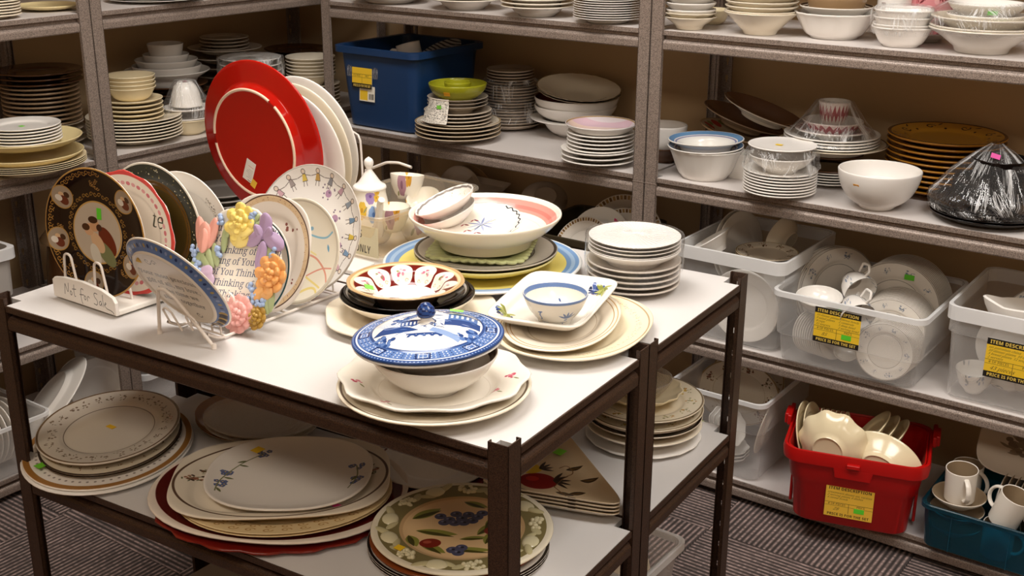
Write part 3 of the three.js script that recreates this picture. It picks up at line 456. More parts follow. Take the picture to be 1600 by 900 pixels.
stack({x:-3.25,z:-3.1284,h:0.918,runs:[[0.1143,1.0837,6,"brown"]]}, 'brown pile in the far dark corner');
stack({x:-2.9721,z:-2.9262,h:0.918,runs:[[0.0958,1.0102,7,"cream"],[0.0829,1.1008,6,"creamfluted"]]}, 'flared bowls and plates left of the blue bin');
// left-hand unit
{ const m = stack({x:-2.9545,z:-1.8057,h:0.918,runs:[[0.1555,0.9579,4,"ivory"],[0.1494,1.0135,2,"yellow"],[0.098,1.049,6,"white"]]}, 'green-stickered stack at the left edge'); sticker(m[m.length - 1], 0.004, 0.0072, 0.004, '#7fd648', 0.016, 0.012); }
stack({x:-3.2,z:-2.0291,h:0.918,runs:[[0.1118,0.9909,4,"stone"],[0.1087,1.1026,9,"dim"],[0.1216,1.1462,3,"brown"]]}, 'tall tan pile behind the left front stack');
stack({x:-3.6945,z:-2.1835,h:0.918,runs:[[0.1019,0.9586,1,"brown"],[0.0813,0.9909,2,"white"],[0.0982,1.0166,2,"darkplate"]]}, 'brown topped pile at the left photo edge');
stack({x:-2.9823,z:-1.7772,h:1.331,runs:[[0.0725,1.3875,7,"cream"]]}, 'cream pile on the upper left shelf');
stack({x:-3.0434,z:-1.9866,h:1.331,runs:[[0.0827,1.347,1,"yellow"]]}, 'alone on the upper left shelf');
stack({x:-3.0175,z:-2.3366,h:1.331,runs:[[0.1452,1.347,2,"white"]]}, 'pile above the cream set');
stack({x:-3.0886,z:-2.805,h:1.331,runs:[[0.1183,1.3539,2,"white"]]}, 'pile at the top edge near the corner');

// ---------------------------------------------------------------- back shelving: upper level
{ const s = {x:-2.5644,z:-2.8908,h:1.31,runs:[[0.1199,1.3443,3,"white"]]}; stack(s, 'upper pile above the blue bin'); }
stack({x:-2.2605,z:-2.8921,h:1.31,runs:[[0.1105,1.3616,3,"soupwhite"]]}, 'second pile on the upper middle shelf');
stack({x:-1.9843,z:-2.8731,h:1.31,runs:[[0.1042,1.3753,4,"soupwhite"]]}, 'third pile on the upper middle shelf');
stack({x:-1.7405,z:-2.8651,h:1.31,runs:[[0.0954,1.3831,10,"thin"]]}, 'upper pile left of the double post');
stack({x:-1.4857,z:-2.8658,h:1.31,runs:[[0.0679,1.3551,2,"goldbowl"],[0.0642,1.3981,3,"whitebowl"]]}, 'upper pile right of the double post');
stack({x:-1.4899,z:-3.0048,h:1.31,runs:[[0.0474,1.3498,1,"creambowl"]]}, 'half hidden behind the gold edged bowls');
stack({x:-1.2924,z:-2.8864,h:1.31,runs:[[0.0921,1.3679,1,"creamfluted"],[0.0901,1.408,4,"creamfluted"]]}, 'upper pile second from the double post');
stack({x:-1.1135,z:-2.936,h:1.31,runs:[[0.0983,1.3741,1,"tureen"],[0.0884,1.3898,1,"darkdish"],[0.0722,1.4118,1,"amberbowl"]]}, 'serving dish pile on the top right shelf');
{ const s = {x:-0.9263,z:-2.8848,h:1.31,runs:[[0.0676,1.3579,1,"straight"],[0.0658,1.3985,3,"straight",{"rot":0.3}]]}; stack(s, 'wrapped pile on the top right shelf');
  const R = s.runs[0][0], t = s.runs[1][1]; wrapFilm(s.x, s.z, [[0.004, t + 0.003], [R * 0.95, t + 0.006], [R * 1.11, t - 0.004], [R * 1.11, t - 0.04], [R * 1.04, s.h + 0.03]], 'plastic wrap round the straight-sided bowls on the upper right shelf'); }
stack({x:-0.8984,z:-3.0059,h:1.31,runs:[[0.0491,1.3329,1,"whitebowl"]]}, 'half hidden between the wrapped piles, top right');
{ const s = {x:-0.7417,z:-2.9037,h:1.31,runs:[[0.119,1.3668,1,"wide"],[0.1171,1.393,2,"wide"],[0.0827,1.422,2,"whitebowl"]]}; const m = stack(s, 'wide pile at the top right photo corner');
  for (const [k, w] of [[4, 1.15], [3, 0.85]]) { const p = part('price_sticker', new THREE.BoxGeometry(0.022, 0.01, 0.001), stickerMat['#6fd03c'] || (stickerMat['#6fd03c'] = std({ color: '#6fd03c', roughness: 0.6 }))); const bb = m[k].geometry.boundingBox || (m[k].geometry.computeBoundingBox(), m[k].geometry.boundingBox), R = bb.max.x; p.position.set(s.x + Math.cos(w) * R * 0.93, m[k].position.y + bb.max.y * 0.6, s.z + Math.sin(w) * R * 0.93); p.rotation.order = 'YXZ'; p.rotation.set(0.6, Math.PI / 2 - w, 0); m[k].attach(p); }
  wrapFilm(s.x, s.z, [[s.runs[2][0], s.runs[2][1] + 0.004], [s.runs[1][0] * 1.04, s.runs[1][1] + 0.012], [s.runs[1][0] * 1.05, s.runs[0][1] + 0.004], [s.runs[0][0] * 0.95, s.h + 0.045]], 'plastic wrap round the wide bowls in the top right photo corner'); }
{ // mug with a small square emblem and a pink patterned jug, both behind the wrapped bowls
  const p = [-0.9953162271688244,-3.020000000000002], g = group('mug', [p[0], 1.31, p[1]]);
  part('mug_body', lathe([[0.0001, 0], [0.03, 0], [0.036, 0.006], [0.041, 0.06], [0.043, 0.118], [0.04, 0.118], [0.037, 0.06], [0.031, 0.01], [0.0001, 0.009]]), P.white, g);
  part('emblem', new THREE.BoxGeometry(0.014, 0.012, 0.001), std({ color: 0x6b4a3a, roughness: 0.5 }), g).position.set(-0.012, 0.083, 0.0405);
  tag(g, 'white mug with a small brown square emblem behind wrapped bowls, top right', 'mug');
  const p2 = [-0.915880976271097,-3.0600000000000005], j = group('jug', [p2[0], 1.31, p2[1]]);
  const pm = print(c => { for (let k = 0; k < 60; k++) spray(c, rr(-256, 256), rr(-256, 256), 46, 10, ['#7a3038', '#c96a70', '#e3a8a8', '#a5444e']); }, '#d98c90');
  part('jug_body', lathe([[0.0001, 0], [0.035, 0], [0.05, 0.03], [0.056, 0.07], [0.05, 0.12], [0.053, 0.14], [0.049, 0.14], [0.046, 0.12], [0.05, 0.07], [0.0001, 0.01]]), pm, j);
  tag(j, 'pink flowered jug behind wrapped bowls at the top right', 'jug');
}

// ---------------------------------------------------------------- back shelving: second level
{ const s = {x:-2.2812,z:-2.8733,h:0.909,runs:[[0.1325,0.9689,4,"leaf"],[0.104,1.0053,4,"tanside"],[0.0937,1.0454,3,"tanbowl"],[0.0874,1.0842,1,"lime",{"up":0.006}],[0.0377,1.0872,1,"lime"]]}; const m = stack(s, 'stack right of the blue bin');
  sticker(m[3], 0.045, 0.02, 0.03, '#7fd648', 0.022, 0.016, 0.3);
  const tg = m[11]; const a = 2.2 - tg.rotation.y, R = s.runs[3][0];
  { const st = part('price_sticker', new THREE.BoxGeometry(0.02, 0.013, 0.0008), stickerMat['#eda51e'] || (stickerMat['#eda51e'] = std({ color: '#eda51e', roughness: 0.6 }))); const w = 1.3; st.position.set(s.x + Math.cos(w) * R * 0.97, s.runs[3][1] - 0.022, s.z + Math.sin(w) * R * 0.97); st.rotation.set(0.5, -w + Math.PI / 2, 0, 'YXZ'); m[11].attach(st); }
  // strip of printed carrier bag round the front of the stack
  const bag = canvasTex(512, 512, (c, w) => { c.fillStyle = '#e9e2d6'; c.fillRect(0, 0, w, w); for (let y = 20; y < 500; y += 26) for (let x = 10; x < 490;) { const l = 10 + rnd() * 40; c.fillStyle = rnd() < 0.75 ? '#3f3a35' : '#8f877c'; if (rnd() < 0.85) c.fillRect(x, y + rnd() * 4, l, 7 + rnd() * 9); x += l + 8 + rnd() * 14; } });
  const pos = [], uv = [], idx = [], rows = [[R * 1.07, s.runs[2][1] + 0.002], [R * 1.1, s.runs[2][1] - 0.02], [R * 1.22, s.runs[1][1] - 0.0], [R * 1.3, s.runs[1][1] - 0.022], [R * 1.42, s.runs[0][1] + 0.008]];
  rows.forEach(([r, y], i) => { for (let j = 0; j <= 8; j++) { const w = 1.2 + j / 8 * 0.95; const rj = r + rr(-1, 1) * 0.002; pos.push(Math.cos(w) * rj, y, Math.sin(w) * rj); uv.push(1 - j / 8, 1 - i / 4); } });
  for (let i = 0; i < 4; i++) for (let j = 0; j < 8; j++) { const a = i * 9 + j; idx.push(a, a + 9, a + 1, a + 1, a + 9, a + 10); }
  const g = new THREE.BufferGeometry(); g.setAttribute('position', new THREE.Float32BufferAttribute(pos, 3)); g.setAttribute('uv', new THREE.Float32BufferAttribute(uv, 2)); g.setIndex(idx); g.computeVertexNormals();
  const b = part(numbered('printed_wrapping'), g, std({ map: bag, roughness: 0.35, side: THREE.DoubleSide })); b.position.set(s.x, 0, s.z); tag(b, 'strip of printed wrapping stuck to the stack under the lime bowl', 'wrapping');
  { const p = part('price_sticker', new THREE.BoxGeometry(0.016, 0.01, 0.0008), stickerMat['#7fd648'] || std({ color: '#7fd648' }), b); const w = 1.5; p.position.set(Math.cos(w) * R * 1.17, s.runs[2][1] - 0.021, Math.sin(w) * R * 1.17); p.rotation.y = -w + Math.PI / 2; } }
{ const s = {x:-2.259,z:-3.1216,h:0.909,runs:[[0.1051,0.9788,6,"lineplate"],[0.0919,1.0502,8,"lineplate"],[0.0749,1.1021,6,"lineplate"]]}; stack(s, 'tall stack right of the lime bowl');
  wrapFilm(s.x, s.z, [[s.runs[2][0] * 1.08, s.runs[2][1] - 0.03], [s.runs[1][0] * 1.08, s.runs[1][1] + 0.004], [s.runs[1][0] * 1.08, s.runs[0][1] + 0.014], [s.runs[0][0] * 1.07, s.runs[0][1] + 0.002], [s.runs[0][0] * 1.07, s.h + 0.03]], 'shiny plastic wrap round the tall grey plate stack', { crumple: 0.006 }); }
stack({x:-2.0246,z:-3.134,h:0.909,runs:[[0.1305,0.9686,1,"rimbowl"],[0.126,1.0075,1,"roundbowl",{"up":0.004,"dx":0.012}],[0.1297,1.034,1,"redbowl",{"dx":0.016}],[0.1315,1.0583,2,"ovalscroll",{"dx":0.03,"dz":0.014,"b":0.9,"rot":0.62,"up":0.026,"tilt":[0.2,-0.06]}]]}, 'nested bowls left of the double post');
{ const m = stack({x:-1.7553,z:-2.8604,h:0.909,runs:[[0.1071,0.9559,3,"white"],[0.0947,1.0045,5,"thin",{"dx":0.006}],[0.099,1.0268,1,"painted",{"dx":0.006,"rot":0.4}]]}, 'stack beside the middle double post'); sticker(m[m.length - 1], 0.02, 0.009, 0.0, '#6cc23a', 0.02, 0.013); }
stack({x:-1.6183,z:-3.0,h:0.909,runs:[[0.0671,0.955,1,"brown"],[0.0612,1.0135,1,"roundbowl"]]}, 'dark dish pair behind the double post');
{ const m = stack({x:-1.4302,z:-2.8945,h:0.909,runs:[[0.0993,0.9933,1,"deepwhite"],[0.1009,1.0058,1,"bluerim",{"rim":1,"tilt":[0,-0.03]}],[0.1008,1.0174,1,"bluerim",{"tilt":[0,-0.03]}]]}, 'bowl nest right of the double post'); sticker(m[2], 0.0, 0.0085, 0.0, '#86d854', 0.016, 0.012); }
{ const s = {x:-1.1879,z:-2.8444,h:0.909,runs:[[0.0925,0.9787,8,"thin"],[0.0813,1.0144,1,"whitebowl"],[0.0862,1.0313,1,"whitecoupe",{"up":0.022}]]}, m = stack(s, 'wrapped stack left of the round bowl'); sticker(m[9], -0.012, 0.0085, 0, '#f0cc3c', 0.018, 0.012);
  const R = s.runs[0][0], t = s.runs[2][1]; wrapFilm(s.x, s.z, [[0.004, t + 0.004], [R * 0.9, t + 0.005], [R * 1.0, t - 0.01], [R * 1.06, t - 0.045], [R * 1.0, t - 0.06]], 'crinkled plastic wrap on the saucers left of the round white bowl', { crumple: 0.025 }); }
{ const s = {x:-1.1315,z:-3.0374,h:0.909,runs:[[0.0867,0.9532,5,"white"],[0.0863,0.9956,2,"brown"],[0.1464,1.0219,1,"muted"],[0.1236,1.048,4,"white"],[0.0977,1.0602,1,"zigsaucer"],[0.077,1.081,1,"zigbowl"]]}; stack(s, 'tall stack under the pink zigzag cup');
  const c = {x:-1.1322,z:-3.0394,h:0.909,runs:[[0.0891,1.0719,1,"w"],[0.0392,1.127,1,"c"]]}, g = group('cup', [s.x, c.runs[0][1] - 0.016, s.z], 2.4), h = c.runs[1][1] - c.runs[0][1] + 0.016, r = 0.039;
  part('cup_body', dishGeo({ kind: 'cup', R: r, H: Math.round(h * 1000) / 1000, t: 0.003, cyl: true, foot: 0.6 }), [P.white, zigMat], g);
  part('handle', tube([[r * 0.92, h * 0.85, 0], [r * 1.5, h * 0.86, 0], [r * 1.65, h * 0.55, 0], [r * 1.3, h * 0.2, 0], [r * 0.88, h * 0.22, 0]], 0.0045), P.white, g);
  g.position.y += 0.004; tag(g, 'cup with pink zigzag band standing in the zigzag bowl', 'cup');
  wrapFilm(s.x, s.z, [[0.03, c.runs[1][1] + 0.008], [0.05, c.runs[1][1] + 0.004], [s.runs[5][0] * 1.1, s.runs[5][1]], [s.runs[4][0] * 1.06, s.runs[4][1]], [s.runs[3][0] * 1.04, s.runs[3][1] - 0.02]], 'clear plastic wrap over the pink zigzag cup and plates', { crumple: 0.008 }); }
{ const s = {x:-0.9362,z:-2.8683,h:0.909,runs:[[0.0966,1.0056,1,"roundbowl"]]}, m = stack(s, 'standing alone with an orange sticker, right shelf');
  const b = m[0], w = 1.82, st = sticker(b, 0, 0, 0, '#eda51e', 0.016, 0.01); b.rotation.y = 0; st.position.set(Math.cos(w) * s.runs[0][0] * 1.0, (s.runs[0][1] - s.h) * 0.72, Math.sin(w) * s.runs[0][0] * 1.0); st.rotation.set(0.5 + Math.PI / 2, 0, 0); st.rotation.order = 'YXZ'; st.rotation.y = -w + Math.PI / 2;
  const g = dishGeo({ kind: 'round', R: 0.068, H: 0.04, t: 0.004, foot: 0.4 });
  const i = part(numbered('bowl'), g, [P.white2, P.white2]); i.position.set(s.x, s.h + 0.022, s.z); tag(i, 'small white bowl with yellow stickers nested in the round white bowl', 'bowl');
  for (const [x, z] of [[-0.045, -0.015], [-0.01, -0.05], [0.03, -0.04]]) { const a = sticker(i, x * 0.75, 0.016, z * 0.75, '#f2d65a', 0.018, 0.012, 0.6); a.rotation.x = 0.3; } }
stack({x:-0.8577,z:-3.1342,h:0.909,runs:[[0.1455,1.0647,10,"gold"]]}, 'stack behind the round white bowl');
{ const s = {x:-0.6811,z:-2.9265,h:0.909,runs:[[0.1335,0.9568,5,"blackplate"],[0.0988,1.0078,3,"blackbowl",{"dx":0.01}],[0.0644,1.0614,1,"blackbowl",{"dx":0.012}]]}; stack(s, 'wrapped black set at the right photo edge');
  const R = s.runs[0][0], t = s.runs[0][1], T = s.runs[2][1];
  const f = wrapFilm(s.x, s.z, [[0.012, T + 0.035], [0.045, T + 0.012], [R * 0.72, s.runs[1][1] + 0.02], [R * 1.05, t + 0.018], [R * 1.06, t - 0.006], [R * 1.04, s.h + 0.03]], 'shiny plastic wrap gathered over the black plates and bowls', { crumple: 0.022 });
  const st = part('price_sticker', new THREE.BoxGeometry(0.022, 0.012, 0.001), stickerMat['#e355a5'] || (stickerMat['#e355a5'] = std({ color: '#e355a5', roughness: 0.6 })), f); st.position.set(0.012, T + 0.014, 0.052); st.rotation.set(-0.6, 0.5, 0); }
{ // oval serving plates leaning at the back, behind the blue-rimmed bowls
  const at = [[1150, 208, -3.02, 0.128, 0.35, P.appleRim, P.tan, 'brown oval platter with red apples on its rim, lying slanted at the back'], [1150, 192, -3.05, 0.118, 0.5, P.brown, P.dimplate, 'dark oval plate slanted on the apple platter at the back'], [1172, 190, -3.03, 0.118, 0.52, P.brown, P.stone, 'dark oval plate with pale outside, topmost of the slanted ones at the back']];
  const C = [[-1.4021,1.0095,-3.02],[-1.433,1.0297,-3.04],[-1.3648,1.0535,-3.0]];
  at.forEach(([, , , R, tl, a, b, lb], k) => { const m = part(numbered('platter'), dishGeo({ kind: 'flare', R, H: 0.035, t: 0.005, b: 0.52, foot: 0.5 }), [a, b]); m.position.set(C[k][0] - 0.005 + k * 0.012, C[k][1] - 0.035 + [0, 0.02, 0.032][k], C[k][2] - 0.055); m.rotation.set(0.16, 0.25, [-0.24, -0.36, -0.38][k]); tag(m, lb, 'platter'); });
  const wb = [-1.347485896101893,-2.9500000000000006], w = part(numbered('dish'), loft([rrLoop(0.09, 0.06, 0.01, 0), rrLoop(0.1, 0.07, 0.012, 0.07), rrLoop(0.092, 0.062, 0.01, 0.07), rrLoop(0.082, 0.052, 0.01, 0.006)], true, true), P.white); w.position.set(wb[0], 0.909, wb[1]); tag(w, 'small square white dish between the blue-rimmed bowls and the wrapped saucers', 'dish');
}
// ---------------------------------------------------------------- on the table
// a dish stood on edge: c = centre of its rim, n = the way the side in view faces, back = it shows its underside
function upright(name, geo, mats, d, label, cat, o = {}) {
  const n = V(...d.n).normalize(), Yv = o.back ? n.clone().negate() : n.clone(), up = V(0, 1, 0), pu = up.clone().addScaledVector(Yv, -up.dot(Yv)).normalize();
  const Zv = pu.clone().negate(), Xv = new THREE.Vector3().crossVectors(Yv, Zv);
  const m = part(numbered(name), geo, mats); m.quaternion.setFromRotationMatrix(new THREE.Matrix4().makeBasis(Xv, Yv, Zv));
  if (o.spin) m.rotateY(o.spin);
  geo.computeBoundingBox(); m.position.set(...d.c).addScaledVector(Yv, -geo.boundingBox.max.y);
  return tag(m, label, cat, o.group);
}
const shift = (d, dx, dy, dz, R) => ({ c: [d.c[0] + dx, d.c[1] + dy, d.c[2] + dz], n: d.n, R: R || d.R });
// --- covered blue and white dish and what it stands on
type('goldline', 'gold-lined cream platter', 'platter', 'platter', 'plate', P.creamGold, P.cream, { hr: 0.14, t: 0.005 });
type('roses', 'scalloped rose-patterned platter', 'platter', 'platter', 'plate', P.roses, P.white, { hr: 0.16, t: 0.005, g: { lobes: 10, amp: 0.028, b: 0.93 } });
type('brownrim', 'brown-edged white bowl', 'bowl', 'bowl', 'bowl', print(c => { ringc(c, 226, 256, '#4a2d20'); }, '#e6dacb'), P.white, { hr: 0.5, g: { foot: 0.42 } });
{ const s = {x:-1.1185,z:-1.3404,h:0.9,runs:[[0.1535,0.927,1,"goldline",{"rot":0.9}],[0.149,0.9427,1,"roses",{"rot":0.63}],[0.0985,0.9805,1,"brownrim"]]}; stack(s, 'pile under the blue covered dish');
  const T = {x:-1.1185,z:-1.3404,h:0.9,runs:[[0.1535,0.927,1,"a"],[0.1211,0.9992,1,"b"]]}, R = T.runs[1][0], y = s.runs[2][1] - 0.022, yf = T.runs[1][1] + 0.003, H = yf - y;
  const g = group('covered_dish', [s.x - 0.005, y, s.z + 0.004], 0.62);
  const base = part('dish_base', dishGeo({ kind: 'flare', R: R * 0.97, H, t: 0.004, foot: 0.45, b: 0.95 }), [P.white, P.white], g);
  const lp = [[0.0001, H + 0.03], [R * 0.2, H + 0.0295], [R * 0.42, H + 0.0265], [R * 0.6, H + 0.0205], [R * 0.7, H + 0.0145], [R * 0.78, H + 0.0105], [R * 0.9, H + 0.008], [R, H + 0.006], [R * 1.005, H + 0.003], [R * 0.99, H + 0.001], [R * 0.78, H + 0.006], [R * 0.4, H + 0.022], [0.0001, H + 0.026]];
  const lg = lathe(new THREE.SplineCurve(lp.slice(0, 8).map(p => new THREE.Vector2(...p))).getPoints(24).map(p => [p.x, p.y]).concat(lp.slice(8)), 72); { const p = lg.attributes.position, u = lg.attributes.uv; for (let i = 0; i < p.count; i++) u.setXY(i, 0.5 + p.getX(i) / (2.03 * R), 0.5 - p.getZ(i) / (2.03 * R)); lg.scale(1, 1, 0.95); }
  const lid = part('lid', lg, P.willow, g, 'domed lid printed with a blue river garden');
  part('knob_foot', lathe([[0.012, H + 0.029], [0.0085, H + 0.032], [0.01, H + 0.036], [0.0135, H + 0.0385], [0.0001, H + 0.039]], 28), P.white, lid);
  const knobMap = noiseTex(64, (x, y) => ((x >> 2) + (y >> 2)) % 3 ? [44, 74, 134] : [28, 40, 84], true);
  part('knob', lathe([[0.0001, H + 0.036], [0.013, H + 0.038], [0.0155, H + 0.043], [0.0135, H + 0.051], [0.0075, H + 0.0585], [0.0001, H + 0.061]], 28), std({ map: knobMap, roughness: 0.2 }), lid);
  const st = sticker(lid, 0.045, H + 0.0258, -0.05, '#9be86a', 0.022, 0.016, 0.3); st.rotation.set(-0.18, 0, -0.16);
  g.rotation.order = 'YXZ'; g.rotation.z = 0.055; tag(g, 'blue and white covered dish with a domed lid and berry knob', 'covered dish');
}
// --- bowls with the maroon and flower panels
type('lobedcream', 'lobed cream platter', 'platter', 'platter', 'plate', P.cream, P.cream, { hr: 0.16, t: 0.005, g: { lobes: 8, amp: 0.02 } });
type('blackinside', 'black-lined cream bowl', 'bowl', 'bowl', 'bowl', P.black, P.cream, { hr: 0.4, g: { foot: 0.45 } });
type('blackliner', 'white-lined black bowl', 'bowl', 'bowl', 'bowl', print(c => ringc(c, 240, 248, '#d8d0c4'), '#120c0a', { r: 0.1 }), P.black, { hr: 0.35, g: { foot: 0.5 } });
type('crown', 'maroon-panelled gilt bowl', 'bowl', 'bowl', 'soup', P.crown, glaze('#6b5748'), { hr: 0.3, g: { foot: 0.55, lobes: 10, amp: 0.006 } });
{ const m = stack({x:-1.3765,z:-1.5897,h:0.9,runs:[[0.1637,0.9182,1,"lobedcream"],[0.1249,0.9517,1,"blackinside",{"dx":-0.012}],[0.1145,0.9581,1,"blackliner",{"dx":-0.014,"nest":0}],[0.1088,0.976,1,"crown",{"dx":-0.016,"up":0.006,"rot":0.5}]]}, 'pile left of the blue covered dish'); const c = m[3]; const st = sticker(c, -0.064, 0.031, 0.028, '#86d854', 0.018, 0.014); st.rotation.set(0.3, 0.4, -0.5); }
// --- tall pile on the yellow platter
type('yellowblue', 'blue-rimmed yellow platter', 'platter', 'platter', 'plate', P.yellowBlue, P.white, { hr: 0.12, t: 0.006, g: { foot: 0.65 } });
type('yellowsoup', 'pale yellow bowl', 'bowl', 'bowl', 'bowl', glaze('#e9d98a'), glaze('#f0e2a2'), { hr: 0.35, g: { foot: 0.5 } });
type('greysoup', 'dark-edged grey bowl', 'bowl', 'bowl', 'soup', print(c => { ringc(c, 240, 250, '#4c443a'); ringc(c, 170, 173, '#6d6354'); ringc(c, 158, 160, '#6d6354'); }, '#cfc6b8'), P.stone, { hr: 0.25, g: { foot: 0.5 } });
type('greendish', 'beaded square green dish', 'dish', 'dish', 'soup', glaze('#c9cf94'), glaze('#d3d8a4'), { hr: 0.25, t: 0.008, g: { sq: 6, lobes: 36, amp: 0.03, seg: 216, wave: 1, foot: 0.6 } });
type('pinkband', 'pink-banded cream bowl', 'bowl', 'bowl', 'bowl', P.pinkBand, P.cream, { hr: 0.35, t: 0.006, g: { foot: 0.62 } });
{ const s = {x:-1.4357,z:-1.886,h:0.9,runs:[[0.2074,0.9302,1,"yellowblue",{"rot":0.63}],[0.1469,0.9472,1,"yellowsoup",{"dx":0.005,"dz":-0.003}],[0.1494,0.9571,1,"greysoup",{"dx":0.006,"dz":-0.004,"up":0.003}],[0.1022,0.9627,1,"greendish",{"rot":0.45,"up":0.001}],[0.1553,1.0325,1,"pinkband",{"dx":0.005,"dz":-0.004,"up":0.003,"rot":0.63}]]}; stack(s, 'tall pile on the big yellow platter'.replace('on the big yellow platter', 'at the table centre back'));
  const R = s.runs[4][0], top = s.runs[4][1], a = part(numbered('plate'), dishGeo({ kind: 'coupe', R: 0.083, H: 0.014, t: 0.003, lobes: 14, amp: 0.02 }), [P.blueBouquet, P.cream]);
  a.position.set(s.x + 0.012, top - 0.026, s.z + 0.018); a.rotation.order = 'YXZ'; a.rotation.set(0.2, 0.62, 0.1); tag(a, 'small plate with blue bouquet lying in the pink banded bowl', 'plate'); sticker(a, -0.05, 0.011, 0.045, '#6ce05a', 0.018, 0.01);
  const lace = print(c => { ringc(c, 236, 246, '#8d8580'); for (let k = 0; k < 22; k++) { const t = rnd() * TAU; spray(c, Math.cos(t) * 205, Math.sin(t) * 205, 20, 7, ['#ece0c4', '#e3cf9a', '#d9b886', '#f2ead6']); } }, '#f8f3ea');
  for (const [dx, dy, dz, R2, mat, lb, rz] of [[-0.058, -0.03, 0.028, 0.062, P.white, 'small white bowl tipped sideways in the pink banded bowl', 0.36], [-0.06, -0.006, 0.03, 0.064, lace, 'small lacy edged bowl, upper of the two tipped bowls', 0.42]]) { const b = part(numbered('bowl'), dishGeo({ kind: 'bowl', R: R2, H: 0.034, t: 0.003, foot: 0.45, lobes: 18, amp: mat === lace ? 0.012 : 0 }), [mat, P.white]); b.position.set(s.x + dx, top + dy, s.z + dz); b.rotation.order = 'YXZ'; b.rotation.set(0.06, 0.62, rz); tag(b, lb, 'bowl'); }
}
// --- plain white plates on the table corner
type('greycoupe', 'greyish white plate', 'plate', 'plate', 'bowl', P.grey, P.grey, { hr: 0.2, g: { foot: 0.55 } });
type('tabledeep', 'deeper white bowl', 'bowl', 'bowl', 'bowl', P.white2, P.white2, { hr: 0.35, g: { foot: 0.6 } });
type('tablewhite', 'plain white plate', 'plate', 'plate', 'bowl', P.white2, P.white2, { hr: 0.2, g: { foot: 0.55 } });
{ const s = {x:-1.1328,z:-1.9961,h:0.9,runs:[[0.093,0.9642,5,"greycoupe"],[0.0914,0.9874,1,"tabledeep"],[0.0917,1.0131,4,"tablewhite"]]}; stack(s, 'white stack on the rear table corner');
  const [R, t] = s.runs[2], [R0, t0] = s.runs[0]; wrapFilm(s.x, s.z, [[0.004, t + 0.003], [R * 0.9, t + 0.003], [R + 0.008, t + 0.001], [R + 0.008, t0 + 0.012], [R0 + 0.008, t0], [R0 + 0.006, 0.93]], 'clear wrap round the white plates on the rear table corner', { crumple: 0.005, mat: M.wrapClear }); }
// --- square dish with the blue cup
{ const rect = (w, d, r, prof) => loft(prof.map(([k, y]) => rrLoop(w * k, d * k, r * k, y, 6)), false, true);
  const g1 = dishGeo({ kind: 'plate', R: 0.132, H: 0.024, t: 0.005, b: 1.3, sq: 2.3, seg: 80 }), a = part(numbered('platter'), g1, [P.rimFloral, P.cream]); const c = [-1.084, 0.9, -1.703]; a.position.set(c[0], 0.9, c[2]); a.rotation.y = 0.22; tag(a, 'large cream platter with pale flowers on its rim, under the square dish', 'platter');
  const g2 = dishGeo({ kind: 'plate', R: 0.1, H: 0.02, t: 0.004, b: 1.62, sq: 2.2, seg: 80 }), b = part(numbered('platter'), g2, [P.lineRim, P.stone]), c2 = [-1.106, 0.9, -1.695]; b.position.set(c2[0], 0.9132, c2[2]); b.rotation.y = 0.35; tag(b, 'oval platter with gold line between the square dish and the flowered platter', 'platter');
  const q = group('square_dish', [-1.137, 0.934, -1.714], 0.27), W = 0.172, D = 0.262;
  const gd = dishGeo({ kind: 'tray', R: W / 2 * 1.03, H: 0.026, t: 0.005, b: D / W, sq: 7, seg: 120, foot: 0.7 });
  part('dish_body', gd, [P.grapes, P.white], q); tag(q, 'square white dish with blue grapes in two corners, holding the cup', 'dish');
  const cupTex = canvasTex(1024, 256, (c, w, h) => { c.fillStyle = '#f1ece2'; c.fillRect(0, 0, w, h); c.fillStyle = '#6d87b8'; c.fillRect(0, 0, w, 20); for (let k = 0; k < 6; k++) { c.save(); c.translate(90 + k * 170, 120); if (k % 2) { for (let j = 0; j < 5; j++) leaf(c, 0, 40, 70, 14, -Math.PI / 2 + (j - 2) * 0.5, '#7c8fb8'); disc(c, 0, 55, 14, '#8d9cc0', 8); } else { curve(c, [[-10, -30], [10, 0], [0, 40], [14, 55]], '#7c8fb8', 9); leaf(c, -20, -30, 40, 12, 0.3, '#5f76aa'); } c.fillStyle = '#7c8fb8'; c.fillRect(-34, 84, 68, 3); disc(c, 10, 96, 6, '#6b7fb0'); c.restore(); } });
  const cp = {x:-1.0875,z:-1.6416,h:0.945,runs:[[0.0561,0.9994,1,"cup"]]}, R = cp.runs[0][0], H = cp.runs[0][1] - 0.944, m = part(numbered('cup'), dishGeo({ kind: 'bowl', R, H, t: 0.0025, foot: 0.5, cyl: true }), [print(c => { ringc(c, 238, 256, '#6d87b8'); for (const [x, y] of [[-40, -190], [-60, -180], [120, -160]]) leaf(c, x, y, 30, 12, 1.3, '#3f5890'); }, '#efeadd'), std({ map: cupTex, roughness: 0.16 })]); m.position.set(cp.x, 0.9435, cp.z); m.rotation.y = 1.1; tag(m, 'small handleless cup with blue rim and blue flowers in the square dish', 'cup');
}
